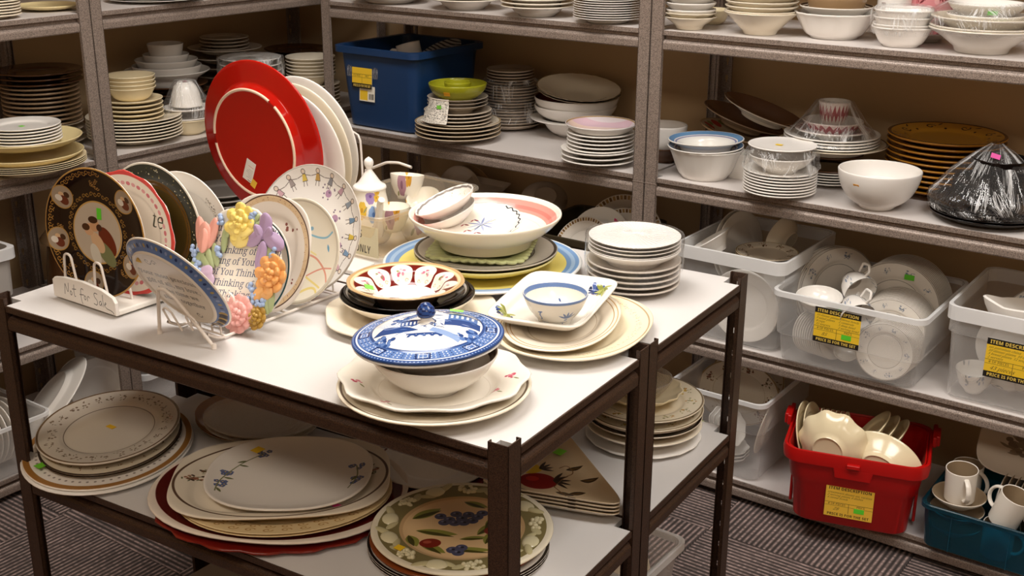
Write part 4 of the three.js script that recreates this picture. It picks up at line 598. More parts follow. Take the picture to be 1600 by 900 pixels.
// --- clear box with teapot and cups
M.boxPP = phys({ color: 0xfffaf0, transmission: 0.94, roughness: 0.3, thickness: 0, ior: 1.4, side: THREE.DoubleSide });
M.clearPP = phys({ color: 0xffffff, transmission: 0.92, roughness: 0.33, thickness: 0, ior: 1.4, side: THREE.DoubleSide });
M.clearRim = phys({ color: 0xffffff, transmission: 0.5, roughness: 0.7, thickness: 0, ior: 1.4, side: THREE.DoubleSide });
function tub(o) {   // open tub: x0..x1, z0 (front)..z1 (back) at the rim, inset at the bottom, base y and height h
  const w = o.x1 - o.x0, d = o.z0 - o.z1, ins = o.inset ?? 0.02, r = o.r ?? 0.03, g = group(o.name || 'storage_bin', [(o.x0 + o.x1) / 2, o.y, (o.z0 + o.z1) / 2], o.ry || 0), h = o.h, t = o.t || 0.0025, rw = o.rim ?? 0.01, rh = o.rimH ?? 0.018, sh = o.step;
  const L = (k, y, e = 0) => rrLoop(w - 2 * rw - 2 * ins * (1 - k) + e, d - 2 * rw - 2 * ins * (1 - k) + e, r, y, 6);
  const outer = [L(0, 0.004, -0.012), L(0.02, 0, -0.02), L(0.0, 0.006)]; if (sh) outer.push(L(sh, h * sh - 0.004), L(sh, h * sh, 0.012), L(1, h, 0.004)); else outer.push(L(0.5, h * 0.5), L(1, h));
  const inner = sh ? [L(1, h, 0.004 - 2 * t), L(sh, h * sh, 0.012 - 2 * t), L(sh, h * sh - 0.004, -2 * t), L(0, 0.006 + t, -2 * t)] : [L(1, h, -2 * t), L(0.5, h * 0.5, -2 * t), L(0, 0.006 + t, -2 * t)];
  part('bin_body', loft([L(0.02, 0, -0.02), ...outer.slice(2), ...inner], true, true), o.mat, g);
  const q = [[0, h - rh], [2 * rw, h - rh], [2 * rw, h], [1.2 * rw, h + 0.002], [0, h]].map(([e, y]) => rrLoop(w - 2 * rw + e + 0.001, d - 2 * rw + e + 0.001, r, y, 6)); part('bin_rim', loft([...q, q[0]]), o.rimMat || o.mat, g);
  return g;
}
{ const X0 = -1.865, X1 = -1.64, Z0 = -1.797, Z1 = -2.16, cx = (X0 + X1) / 2;
  const g = tub({ x0: X0, x1: X1, z0: Z0, z1: Z1, y: 0.9, h: 0.1, inset: 0.012, mat: M.boxPP, rimMat: M.boxPP, name: 'clear_box', rimH: 0.005, rim: 0.005 });
  const tape = canvasTex(512, 256, (c, w, h) => { c.fillStyle = '#ece3c0'; c.fillRect(0, 0, w, h); c.fillStyle = '#5c564a'; c.font = 'bold 92px sans-serif'; c.save(); c.transform(1, 0.02, -0.12, 1, 0, 0); c.fillText('ES', 170, 100); c.fillText('SE ONLY', 40, 226, 440); c.restore(); });
  part('tape_label', new THREE.BoxGeometry(0.094, 0.068, 0.0008).translate(0.046, 0.042, 0.1822 - 0.012), std({ map: tape, roughness: 0.6 }), g, 'strip of cream tape lettered in grey marker');
  tag(g, 'clear plastic box with taped lettering holding the teapot and cups', 'storage box');
  const tp = [-1.761,0.93,-1.8971], t = group('teapot', [tp[0], 0.908, tp[2]], -0.55), fl = canvasTex(1024, 512, (c, w, h) => { c.fillStyle = '#f5efe2'; c.fillRect(0, 0, w, h); for (const k of [0.0, 0.5]) { c.save(); c.translate(w * (k + 0.22), h * 0.36); flower(c, -10, -40, 46, '#a98cc0', '#7c5c9c', 9); flower(c, 60, -75, 30, '#e0b23c', '#c8922a', 5); flower(c, 50, -25, 26, '#e3b848', '#c8922a', 5); flower(c, -90, 40, 42, '#e8c04a', '#d09a2c', 7); flower(c, 10, 60, 40, '#8fb0e0', '#5c82c4', 8); leaf(c, -40, 20, 50, 12, 2.4, '#9a9a6a'); c.restore(); } });
  const bodyPts = new THREE.SplineCurve([[0.034, 0], [0.044, 0.012], [0.049, 0.04], [0.043, 0.08], [0.036, 0.115], [0.037, 0.125]].map(p => new THREE.Vector2(...p))).getPoints(24).map(p => [p.x, p.y]);
  part('teapot_body', lathe([[0.0001, 0.001], ...bodyPts, [0.034, 0.125], [0.033, 0.115], [0.0001, 0.11]], 48), std({ map: fl, roughness: 0.16 }), t);
  const lid = part('lid', lathe(new THREE.SplineCurve([[0.038, 0.1255], [0.036, 0.131], [0.026, 0.138], [0.014, 0.155], [0.007, 0.166], [0.0065, 0.17], [0.0105, 0.179], [0.009, 0.189], [0.0001, 0.196]].map(p => new THREE.Vector2(...p))).getPoints(40).map(p => [p.x, p.y]), 40), P.white, t);
  part('spout', loft([[0.044, 0.03, 0.017], [0.062, 0.05, 0.014], [0.074, 0.085, 0.010], [0.082, 0.112, 0.008], [0.092, 0.12, 0.008]].map(([x, y, r]) => Array.from({ length: 14 }, (_, j) => { const a = j / 14 * TAU; return [x + Math.cos(a) * r * 0.75, y + Math.cos(a) * r * -0.55, Math.sin(a) * r * 0.9]; })), true, true), P.white, t);
  part('handle', tube([[-0.036, 0.11, 0], [-0.06, 0.118, 0], [-0.078, 0.1, 0], [-0.078, 0.06, 0], [-0.062, 0.036, 0], [-0.046, 0.034, 0]], 0.0055), P.white, t);
  tag(t, 'tall white teapot with purple and yellow flowers and a pointed lid', 'teapot');
  const cupM = std({ map: canvasTex(512, 128, (c, w, h) => { c.fillStyle = '#f5efe2'; c.fillRect(0, 0, w, h); c.fillStyle = '#c9925c'; c.fillRect(0, 0, w, 7); for (const x of [70, 330]) { flower(c, x, 70, 22, '#b58a9c', '#8a5c74', 6); flower(c, x + 34, 56, 16, '#dba23c', '#b87f24', 5); leaf(c, x - 20, 80, 30, 9, 2.6, '#9a9a6a'); } }), roughness: 0.16 });
  windowCup = (pos, rot, label) => { const c = group('cup', pos); part('cup_body', lathe([[0.0001, 0], [0.02, 0], [0.021, 0.005], [0.027, 0.012], [0.036, 0.032], [0.04, 0.056], [0.0385, 0.056], [0.0345, 0.033], [0.025, 0.013], [0.0001, 0.009]], 36), cupM, c); part('handle', tube([[0.037, 0.048, 0], [0.052, 0.052, 0], [0.062, 0.04, 0], [0.054, 0.022, 0], [0.034, 0.02, 0]], 0.0035), P.white, c); c.rotation.order = 'YXZ'; c.rotation.set(...rot); return tag(c, label, 'cup'); };
  const P1 = [-1.7348,1.015,-1.9898], P2 = [-1.6949,0.985,-1.9161], P3 = [-1.6838,0.985,-2.0054], P4 = [-1.6919,0.98,-1.9741];
  windowCup([P1[0], 0.992, P1[2]], [0.12, 2.6, -0.1], 'white cup tipped on the others at the top of the clear box');
  windowCup([P2[0] - 0.0, 0.945, P2[2] + 0.02], [0, 2.8, 0], 'white cup with orange flowers beside the teapot spout');
  windowCup([P3[0], 0.955, P3[2]], [0.35, 1.0, 0.3], 'white cup leaning at the right side of the clear box');
  const sb = group('sugar_bowl', [P4[0] - 0.0, 0.908, P4[2] + 0.0]); part('bowl_body', lathe([[0.0001, 0], [0.026, 0], [0.036, 0.02], [0.038, 0.045], [0.03, 0.06], [0.028, 0.058], [0.034, 0.042], [0.0001, 0.01]], 36), cupM, sb); part('lid', lathe([[0.031, 0.06], [0.026, 0.067], [0.01, 0.074], [0.004, 0.078], [0.007, 0.084], [0.0001, 0.088]], 36), P.white, sb); tag(sb, 'white lidded sugar bowl among the cups in the clear box', 'sugar bowl');
}
// --- "not for sale" rack with four plates
M.plastic = std({ color: 0xf0eae1, roughness: 0.35 });
M.wire = std({ color: 0xece2d8, roughness: 0.35 });
const hand = (c, t, x, y, s, col = '#2c2622') => { c.save(); c.translate(x, y); c.transform(1, 0.02, -0.28, 1, 0, 0); c.fillStyle = col; c.font = 'italic ' + s + 'px serif'; c.fillText(t, 0, 0); c.restore(); };
{ const g = group('plate_rack', [-1.925, 0.9, -1.262]);
  const W = 0.197, top = [];
  const s = [[-W / 2, 0.005], [W / 2, 0.005], [W / 2, 0.03], [W * 0.46, 0.04], [W * 0.3, 0.049], [0, 0.054], [-W * 0.3, 0.051], [-W * 0.46, 0.046], [-W / 2, 0.04]];
  const txt = canvasTex(1024, 256, (c, w, h) => { c.fillStyle = '#f1ebe3'; c.fillRect(0, 0, w, h); const S = (pts, wd = 7) => curve(c, pts, '#2a2420', wd);
    S([[200, 175], [215, 70], [222, 80], [258, 170], [275, 60]]); S([[300, 130], [285, 160], [315, 172], [325, 140], [300, 128]]); S([[368, 60], [356, 120], [362, 172], [380, 168]]); S([[335, 105], [395, 98]]);
    S([[520, 80], [490, 62], [470, 110], [476, 200], [490, 215]]); S([[455, 135], [520, 128]]); S([[530, 135], [520, 168], [548, 172], [556, 140], [532, 132]]); S([[575, 175], [578, 132], [600, 128], [612, 140]]);
    S([[745, 78], [700, 66], [690, 110], [745, 140], [730, 190], [680, 178]]); S([[800, 135], [770, 140], [768, 180], [798, 172], [802, 135], [808, 180]]); S([[832, 70], [828, 130], [836, 182]]); S([[850, 160], [884, 148], [868, 128], [850, 165], [880, 190], [960, 196], [990, 214]]); });
  const fg = extrude(s, 0.005, [], 0.0015); { const p = fg.attributes.position, u = fg.attributes.uv; for (let i = 0; i < p.count; i++) u.setXY(i, 0.5 + p.getX(i) / W, p.getY(i) / 0.055); }
  part('front_panel', fg, std({ map: txt, roughness: 0.4 }), g, 'white end panel with hand lettering');
  part('tray', rbox(W, 0.012, 0.26, 0.004, 0, 0.009, -0.13), M.plastic, g); part('back_panel', extrude(s, 0.005, [], 0.0015).translate(0, 0, -0.264), M.plastic, g);
  for (let k = 0; k < 5; k++) for (const x of [-0.055, 0.04]) { const z = -0.006 - k * 0.05; part('wire_divider', tube([[x - 0.02, 0.014, z], [x - 0.018, 0.088, z - 0.004], [x - 0.008, 0.095, z - 0.004], [x + 0.004, 0.09, z - 0.004], [x + 0.026, 0.014, z]], 0.0026, 30), M.wire, g); }
  tag(g, 'white plate rack hand lettered on its end, at the left of the table', 'plate rack'); }
const portrait = (c, x, y, r, ry, col) => { disc(c, x, y, r + 4, '#b58a44', ry + 4); disc(c, x, y, r, '#a59480', ry); for (const [dx, dy, q, k] of col) disc(c, x + dx * r, y + dy * ry, q * r, k, q * ry * 0.8, 0.5); };
P.portrait = print(c => { disc(c, 0, 0, 256, '#1c0d08'); ringc(c, 248, 256, '#b3884a');
  for (let k = 0; k < 40; k++) { const a = 1.9 + k / 40 * 3.0; scroll(c, Math.cos(a) * 232, Math.sin(a) * 232, 11, '#a87c3a', 3, k % 2 ? 1 : -1); }
  around(44, 150, (x, y, a, i) => scroll(c, x * 0.94, y, 10, '#8d6a30', 3.5, i % 2 ? 1 : -1), 1); around(8, 190, (x, y) => { for (let k = 0; k < 7; k++) scroll(c, x + rr(-18, 18), y + rr(-18, 18), 8, '#a57c40', 2.5); });
  disc(c, 4, 0, 122, '#c2b4a2', 122); ringc(c, 118, 124, '#c9a05a');
  disc(c, 50, 30, 62, '#6d2a16', 34, 1.0); disc(c, 42, 80, 60, '#7c8058', 30, 0.8); disc(c, 0, 40, 46, '#d9b48e', 26, 0.9); disc(c, -14, 88, 44, '#d8d2c4', 24, 1.2); disc(c, -42, -8, 24, '#d6aa84'); disc(c, -12, -26, 24, '#cfa078'); disc(c, -58, -16, 20, '#4a2c18', 14); disc(c, -20, -48, 24, '#3f2414', 14); disc(c, 10, -20, 14, '#44261a');
  for (const a of [-2.5, 2.9, 1.7, 0.55, -0.75]) portrait(c, Math.cos(a) * 204, Math.sin(a) * 204, 46, 44, [[-0.1, -0.2, 0.3, '#d8b48c'], [0.1, 0.3, 0.5, '#6b3422'], [-0.4, 0.1, 0.35, '#e0d8cc'], [0.4, -0.2, 0.3, '#4a3020']]);
}, '#2a1710', { s: 1024, r: 0.1 });
P.teRim = print(c => { ringc(c, 238, 256, '#d8433c'); around(46, 205, (x, y, a, i) => disc(c, x, y, 8, i % 2 ? '#d3767c' : '#e0a0a0', 11, a)); c.fillStyle = '#4c4a3a'; c.font = 'italic 92px serif'; c.fillText('te', 110, -40); }, '#f1e6d6');
P.greenGold = print(c => { disc(c, 0, 0, 256, '#2e2a12'); ringc(c, 246, 256, '#f0e8da'); for (let k = 0; k < 160; k++) { const a = rnd() * TAU, r = rr(190, 236); disc(c, Math.cos(a) * r, Math.sin(a) * r, rr(1, 3.5), ['#c9b98a', '#efe6cc', '#8a7a3c'][k % 3]); } ringc(c, 150, 186, '#6b4a18'); disc(c, 0, 0, 150, '#53401a'); }, '#2e2a12', { r: 0.1 });
P.whitePrint = print(c => { for (let k = 0; k < 26; k++) { const a = -0.9 + k / 26 * 1.8; spray(c, Math.cos(a) * 190, Math.sin(a) * 190, 18, 5, ['#8a8578', '#a59a88', '#6b655c', '#b0a490']); } }, '#f3ede4');
{ const d0 = {"c":[-1.9211,1.0429,-1.2915],"n":[0.1653,0.0686,0.9839],R:0.1252};
  const pl = (R, o = {}) => dishGeo({ kind: 'plate', R, H: 0.02, t: 0.004, ...o });
  const m = upright('plate', pl(d0.R, { kind: 'coupe', H: 0.016 }), [P.portrait, P.white], d0, 'black and gold plate painted with figures, foremost in the lettered rack', 'plate'); sticker(m, 0.008, 0.0075, -0.038, '#62d82c', 0.011, 0.022);
  upright('plate', pl(0.121, { lobes: 12, amp: 0.018 }), [P.teRim, P.white], { c: [-1.892, 1.036, -1.342], n: [0.14, 0.09, 0.985] }, 'white plate with red lobed rim, second in the lettered rack', 'plate');
  upright('plate', pl(0.127), [P.greenGold, P.white], { c: [-1.863, 1.043, -1.385], n: [0.1, 0.03, 0.99] }, 'dark green and gold plate, third in the lettered rack', 'plate');
  upright('plate', pl(0.118), [P.whitePrint, P.white], { c: [-1.818, 1.033, -1.428], n: [0.09, 0.0, 0.995] }, 'white plate with grey print, rearmost in the lettered rack', 'plate'); }
// --- wire rack with the flower plate, seen from its end
{ const g = group('wire_rack', [0, 0, 0]), T = (pts, r = 0.0028) => part('wire', tube(pts, r, Math.max(20, pts.length * 8)), M.wire, g);
  T([[-1.7003, 0.903, -1.2563], [-1.685, 0.95, -1.247], [-1.664, 0.999, -1.235], [-1.645, 1.003, -1.234], [-1.622, 0.99, -1.238], [-1.583, 0.935, -1.255], [-1.5627, 0.903, -1.2658]], 0.0034);
  for (const x of [-1.662, -1.6]) T([[x - 0.012, 0.925, -1.262], [x - 0.011, 0.955, -1.248], [x, 0.962, -1.245], [x + 0.011, 0.955, -1.248], [x + 0.014, 0.915, -1.266]], 0.002);
  for (const x of [-1.69, -1.582]) T([[x, 0.922, -1.268], [x, 0.906, -1.3], [x, 0.905, -1.45], [x, 0.905, -1.64]]);
  for (const z of [-1.31, -1.35, -1.40, -1.46, -1.53, -1.6]) { T([[-1.69, 0.906, z], [-1.636, 0.905, z], [-1.582, 0.906, z]], 0.002); for (const x of [-1.664, -1.606]) T([[x - 0.012, 0.906, z], [x - 0.011, 0.965, z + 0.004], [x, 0.973, z + 0.004], [x + 0.011, 0.965, z + 0.004], [x + 0.012, 0.906, z]], 0.002); }
  for (const x of [-1.69, -1.582]) part('rubber_foot', new THREE.CylinderGeometry(0.004, 0.005, 0.006, 12).translate(x, 0.903, -1.64), M.wire, g);
  for (const [x, z] of [[-1.7003, -1.2563], [-1.5627, -1.2658]]) part('rubber_foot', new THREE.CylinderGeometry(0.004, 0.005, 0.01, 12).translate(x, 0.905, z), M.wire, g);
  tag(g, 'white wire plate rack holding the flower plate and five others', 'plate rack'); }
P.poemBack = print(c => { c.scale(-1, 1); ringc(c, 206, 250, '#6078a8'); for (let k = 0; k < 60; k++) { const a = k / 60 * TAU; disc(c, Math.cos(a) * 228, Math.sin(a) * 228, 9, ['#2c3a66', '#8d9cc4', '#b09a5c'][k % 3], 6, a); } for (let k = 0; k < 20; k++) { const a = 0.5 + k / 20 * 1.5; disc(c, Math.cos(a) * 228, Math.sin(a) * 228, 17, k % 3 ? '#231c24' : '#a88a4a', 13, a); } c.fillStyle = '#4a443e'; c.font = 'bold 34px serif'; c.textAlign = 'center'; ['Your most precious', 'gift of all, my love,', 'is the time we', 'share together'].forEach((t, i) => c.fillText(t, 0, -50 + i * 48)); scroll(c, 40, 150, 18, '#4a443e', 4); scroll(c, -60, -140, 20, '#6b655c', 4); scroll(c, -20, -140, 16, '#6b655c', 4, -1); }, '#e8ddcd');
{ const d = {"c":[-1.6359,1.007,-1.2681],"n":[0.0057,-0.5173,0.8558],R:0.111}; d.c[2] += 0.008; d.c[1] += 0.004;
  const m = upright('plate', dishGeo({ kind: 'coupe', R: d.R, H: 0.016, t: 0.004, foot: 0.8 }), [P.white, P.poemBack], d, 'blue-banded plate with printed verse tilted on the end of the wire rack', 'plate', { back: true }); sticker(m, 0.055, 0.0019, -0.06, '#eec23c', 0.014, 0.014); }
P.poemText = print(c => { c.save(); c.rotate(-0.1); c.fillStyle = '#3d4668'; c.font = 'italic 42px serif'; for (let k = 0; k < 8; k++) c.fillText(['ou Thinking of You', 'You Thinking of You', 'Thinking of You Thin', 'nking of You Thinking', 'of You Thinking of Y', 'Thinking of You'][k % 6], -165 + (k % 3) * 12, -150 + k * 48); c.restore(); }, '#f4ecde');
{ const d = {"c":[-1.619,1.0145,-1.3768],"n":[0.0981,0.3725,0.9228],R:0.1061};
  const m = upright('plate', dishGeo({ kind: 'coupe', R: d.R * 0.98, H: 0.014, t: 0.005, lobes: 9, amp: 0.03, b: 1.02 }), [P.poemText, P.white], d, 'plate ringed with moulded flowers and the words Thinking of You', 'plate');
  const R = d.R, petals = (list) => mergeGeometries(list.map(([x, y, z, a, b, c, rot]) => new THREE.SphereGeometry(1, 14, 10).scale(a, b, c).rotateY(rot || 0).translate(x, y, z)));
  const fl = (name, x, z, geo, col, lb) => { const p = part(name, geo, std({ color: col, roughness: 0.35 }), m, lb); p.position.set(x * R, 0.016, z * R); return p; };
  const petal = (x, y, z, a, b, c, rot, tilt) => { const g = new THREE.SphereGeometry(1, 14, 10).scale(a, b, c); const p = g.attributes.position; for (let i = 0; i < p.count; i++) { const q = p.getX(i) / a; p.setY(i, p.getY(i) + 0.45 * b * q * q + 0.12 * b * Math.sin(p.getZ(i) / c * 7)); } g.computeVertexNormals(); return g.rotateZ(tilt || 0).rotateY(rot || 0).translate(x, y, z); };
  const rose = (r, n = 7) => { const l = []; [[0.68, n, 0.42, 0.16, 0.25], [0.42, n - 1, 0.33, 0.2, 0.5], [0.2, 4, 0.22, 0.24, 0.8]].forEach(([q, k, w, h, t], ring) => { for (let i = 0; i < k; i++) { const a = i / k * TAU + ring * 0.5; l.push(petal(Math.cos(a) * r * q, ring * 0.0022, Math.sin(a) * r * q * 1.1, r * w, r * h, r * w * 0.95, -a, t)); } }); return mergeGeometries(l); };
  fl('yellow_rose', -0.06, -0.76, rose(0.033), 0xefd676, 'yellow rose in relief'); fl('yellow_rose', -0.02, -0.5, mergeGeometries([petal(0, 0, 0, 0.02, 0.006, 0.024, 1.5, 0.1), petal(-0.014, 0.001, -0.01, 0.012, 0.006, 0.02, 1.2, 0.2), petal(0.012, 0.001, -0.012, 0.012, 0.006, 0.02, -1.2, 0.2)]), 0xf1da82);
  fl('pink_tulip', -0.78, -0.42, mergeGeometries([petal(0, 0.003, 0.004, 0.03, 0.007, 0.016, 1.57, 0.1), petal(-0.014, 0, -0.004, 0.031, 0.006, 0.012, 1.8, 0.1), petal(0.014, 0, -0.006, 0.032, 0.006, 0.012, 1.35, 0.1), petal(0.004, 0.006, 0.01, 0.024, 0.007, 0.01, 1.6, 0.1)]), 0xe6a393, 'pink tulip in relief');
  fl('purple_iris', 0.52, -0.58, mergeGeometries([petal(-0.022, 0, 0.006, 0.024, 0.005, 0.014, 0.5, 0.2), petal(0.024, 0, 0.004, 0.024, 0.005, 0.016, 2.7, 0.2), petal(0, 0.003, -0.024, 0.022, 0.006, 0.015, 1.57, 0.2), petal(0.002, 0.002, 0.034, 0.028, 0.005, 0.012, 1.45, 0.1), petal(-0.01, 0.005, -0.008, 0.016, 0.005, 0.009, 2.2, 0.3), petal(0.011, 0.005, -0.008, 0.016, 0.005, 0.009, 0.9, 0.3)]), 0xb79cc0, 'purple iris in relief');
  fl('orange_rose', 0.83, 0.02, rose(0.034, 8), 0xe9a761, 'orange rose in relief'); fl('orange_rose', 0.78, 0.34, mergeGeometries([petal(0, 0, 0, 0.02, 0.006, 0.014, 0.3, 0.1), petal(-0.014, 0.001, 0.004, 0.016, 0.006, 0.012, 0.9, 0.1)]), 0xebb06c);
  fl('pink_carnation', 0.3, 0.8, rose(0.033, 11), 0xe9aca4, 'pink carnation in relief'); fl('pink_carnation', 0.16, 0.66, mergeGeometries([petal(0, 0, 0, 0.016, 0.006, 0.014, 0.4, 0.1), petal(0.014, 0, 0.006, 0.012, 0.006, 0.012, 1, 0.1)]), 0xecb8b0); fl('yellow_daisy', 0.68, 0.78, rose(0.022, 8), 0xb08a3a);
  fl('lilac_flower', -0.62, 0.22, mergeGeometries([petal(0, 0, 0, 0.02, 0.004, 0.014, 0.4, 0.1), petal(0.012, 0, 0.012, 0.014, 0.004, 0.012, 1, 0.1)]), 0xcdb2cc);
  for (const [x, z] of [[0.2, -0.86], [-0.5, -0.76], [-0.44, -0.22], [0.78, -0.3], [0.55, 0.5], [0.72, 0.58], [-0.95, -0.1], [-0.86, 0.12], [0.5, 0.34]]) { const list = []; for (let k = 0; k < 9; k++) { const a = rnd() * TAU, q = rnd() * 0.013; list.push([Math.cos(a) * q, rnd() * 0.003, Math.sin(a) * q, 0.0048, 0.004, 0.0048]); } fl('blue_blossom', x, z, petals(list), 0x9cb0d2); }
  for (const [x, z, a] of [[-0.3, -0.62, 1.3], [0.36, -0.78, 0.5], [0.66, -0.24, 1.5], [0.62, 0.4, 1.2], [0.8, 0.5, 2.0], [-0.62, -0.06, 2.2], [-0.72, 0.02, 2.6], [0.86, 0.3, 1.4], [0.52, 0.66, 1.9], [0.16, -0.78, 0.9], [-0.36, -0.4, 1.7], [0.66, -0.4, 1.2], [-0.5, -0.12, 2.0], [-0.88, 0.0, 0.9], [0.7, 0.66, 2.3], [0.9, 0.44, 1.7], [0.3, -0.66, 0.2]]) fl('leaf', x, z, petals([[0, -0.002, 0, 0.024, 0.004, 0.008, a]]), 0xa9b585); }
P.tealRim = print(c => { ringc(c, 238, 250, '#1f4a52'); }, '#e6dccf');
P.ovalBorder = print(c => { ringc(c, 226, 254, '#dcc09a'); for (let i = 0; i < 44; i++) { const a = i / 44 * TAU; spray(c, Math.cos(a) * 236, Math.sin(a) * 236, 12, 4, ['#a5705c', '#8a5c6a', '#b8906a', '#c9a07a']); } for (const [x, y] of [[120, -140], [160, 110], [-150, -110], [90, 170]]) for (let k = 0; k < 7; k++) disc(c, x + rr(-40, 40), y + rr(-26, 26), rr(4, 8), '#8a5048'); ringc(c, 250, 256, '#5c4438'); }, '#e9dfd4');
P.abstract = print(c => { curve(c, [[-60, -120], [40, -90], [150, -80], [190, -120]], '#8fc0d6', 9); disc(c, 60, -120, 10, '#8fb8d0'); leaf(c, 170, -60, 40, 12, 1.2, '#6aa2c4'); curve(c, [[-40, 20], [80, -10], [180, 60], [215, 130]], '#e3a08a', 10); curve(c, [[60, 120], [140, 60], [220, 50]], '#e09a86', 7); curve(c, [[-20, 60], [60, 110], [170, 150]], '#ecd88a', 10); curve(c, [[60, 190], [130, 140], [180, 200]], '#ecd88a', 12); curve(c, [[-80, -20], [20, -30], [110, 0]], '#efe0a0', 9); disc(c, 170, 190, 8, '#9ab8cc'); ringc(c, 240, 256, '#cfc6b4'); }, '#f0e8d6');
P.kids = print(c => { const col = ['#d9bc4a', '#7c9cc0', '#d0a8b4', '#a59a98', '#e0c458', '#c8a050', '#8a8a92', '#c09aa8', '#8f9aa8', '#6f8fae']; around(20, 205, (x, y, a, i) => { c.save(); c.translate(x, y); c.rotate(a + Math.PI / 2); disc(c, 0, -26, 9, '#e8d8c8'); c.strokeStyle = '#6b625e'; c.lineWidth = 2.5; c.beginPath(); c.arc(0, -26, 9, 0, TAU); c.stroke(); c.fillStyle = col[i % 10]; c.beginPath(); c.moveTo(-7, -16); c.lineTo(7, -16); c.lineTo(12, 12); c.lineTo(-12, 12); c.fill(); c.stroke(); c.beginPath(); c.moveTo(-6, 12); c.lineTo(-8, 32); c.moveTo(6, 12); c.lineTo(8, 32); c.moveTo(-8, -12); c.lineTo(-32, -4); c.moveTo(8, -12); c.lineTo(32, -4); c.stroke(); c.restore(); }); for (const [x, y] of [[110, -60], [150, 40], [60, -150]]) { disc(c, x, y, 15, '#b996b4'); for (let k = 0; k < 10; k++) disc(c, x + rr(-34, 34), y + rr(-34, 34), 3.5, '#7a6a80'); } ringc(c, 248, 256, '#b9b0a6'); }, '#f2eeea');
{ const F = [{"c":[-1.626,1.0028,-1.3991],"n":[0.1884,0.4122,0.8914],R:0.0974},{"c":[-1.634,1.0128,-1.4439],"n":[0.2496,0.3723,0.8939],R:0.1065},{"c":[-1.6119,1.0086,-1.5196],"n":[0.0394,0.3433,0.9384],R:0.1007},{"c":[-1.6409,1.033,-1.5794],"n":[0.0624,0.3623,0.93],R:0.1277}], n = [0.1, 0.36, 0.927];
  upright('plate', dishGeo({ kind: 'coupe', R: F[0].R, H: 0.014, t: 0.004 }), [P.tealRim, P.white], { c: [F[0].c[0] + 0.006, F[0].c[1], F[0].c[2] - 0.006], n }, 'plate with thin teal edge directly behind the flower plate', 'plate');
  upright('platter', dishGeo({ kind: 'plate', R: F[1].R * 0.98, H: 0.016, t: 0.004, sq: 2.7, b: 1.05 }), [P.ovalBorder, P.white], { c: [F[1].c[0], F[1].c[1] + 0.003, F[1].c[2] - 0.016], n }, 'rounded platter with patterned tan border, third in the wire rack', 'platter');
  const ab = upright('plate', dishGeo({ kind: 'coupe', R: F[2].R, H: 0.016, t: 0.005 }), [P.abstract, P.cream], { c: [F[2].c[0], F[2].c[1], F[2].c[2]], n }, 'cream plate with coloured brush strokes and a pink sticker', 'plate'); sticker(ab, -0.014, 0.0095, -0.076, '#f0489c', 0.018, 0.016);
  upright('plate', dishGeo({ kind: 'coupe', R: F[3].R, H: 0.018, t: 0.004 }), [P.kids, P.white], { c: [F[3].c[0], F[3].c[1], F[3].c[2]], n }, 'white plate with a ring of drawn children holding hands', 'plate'); }
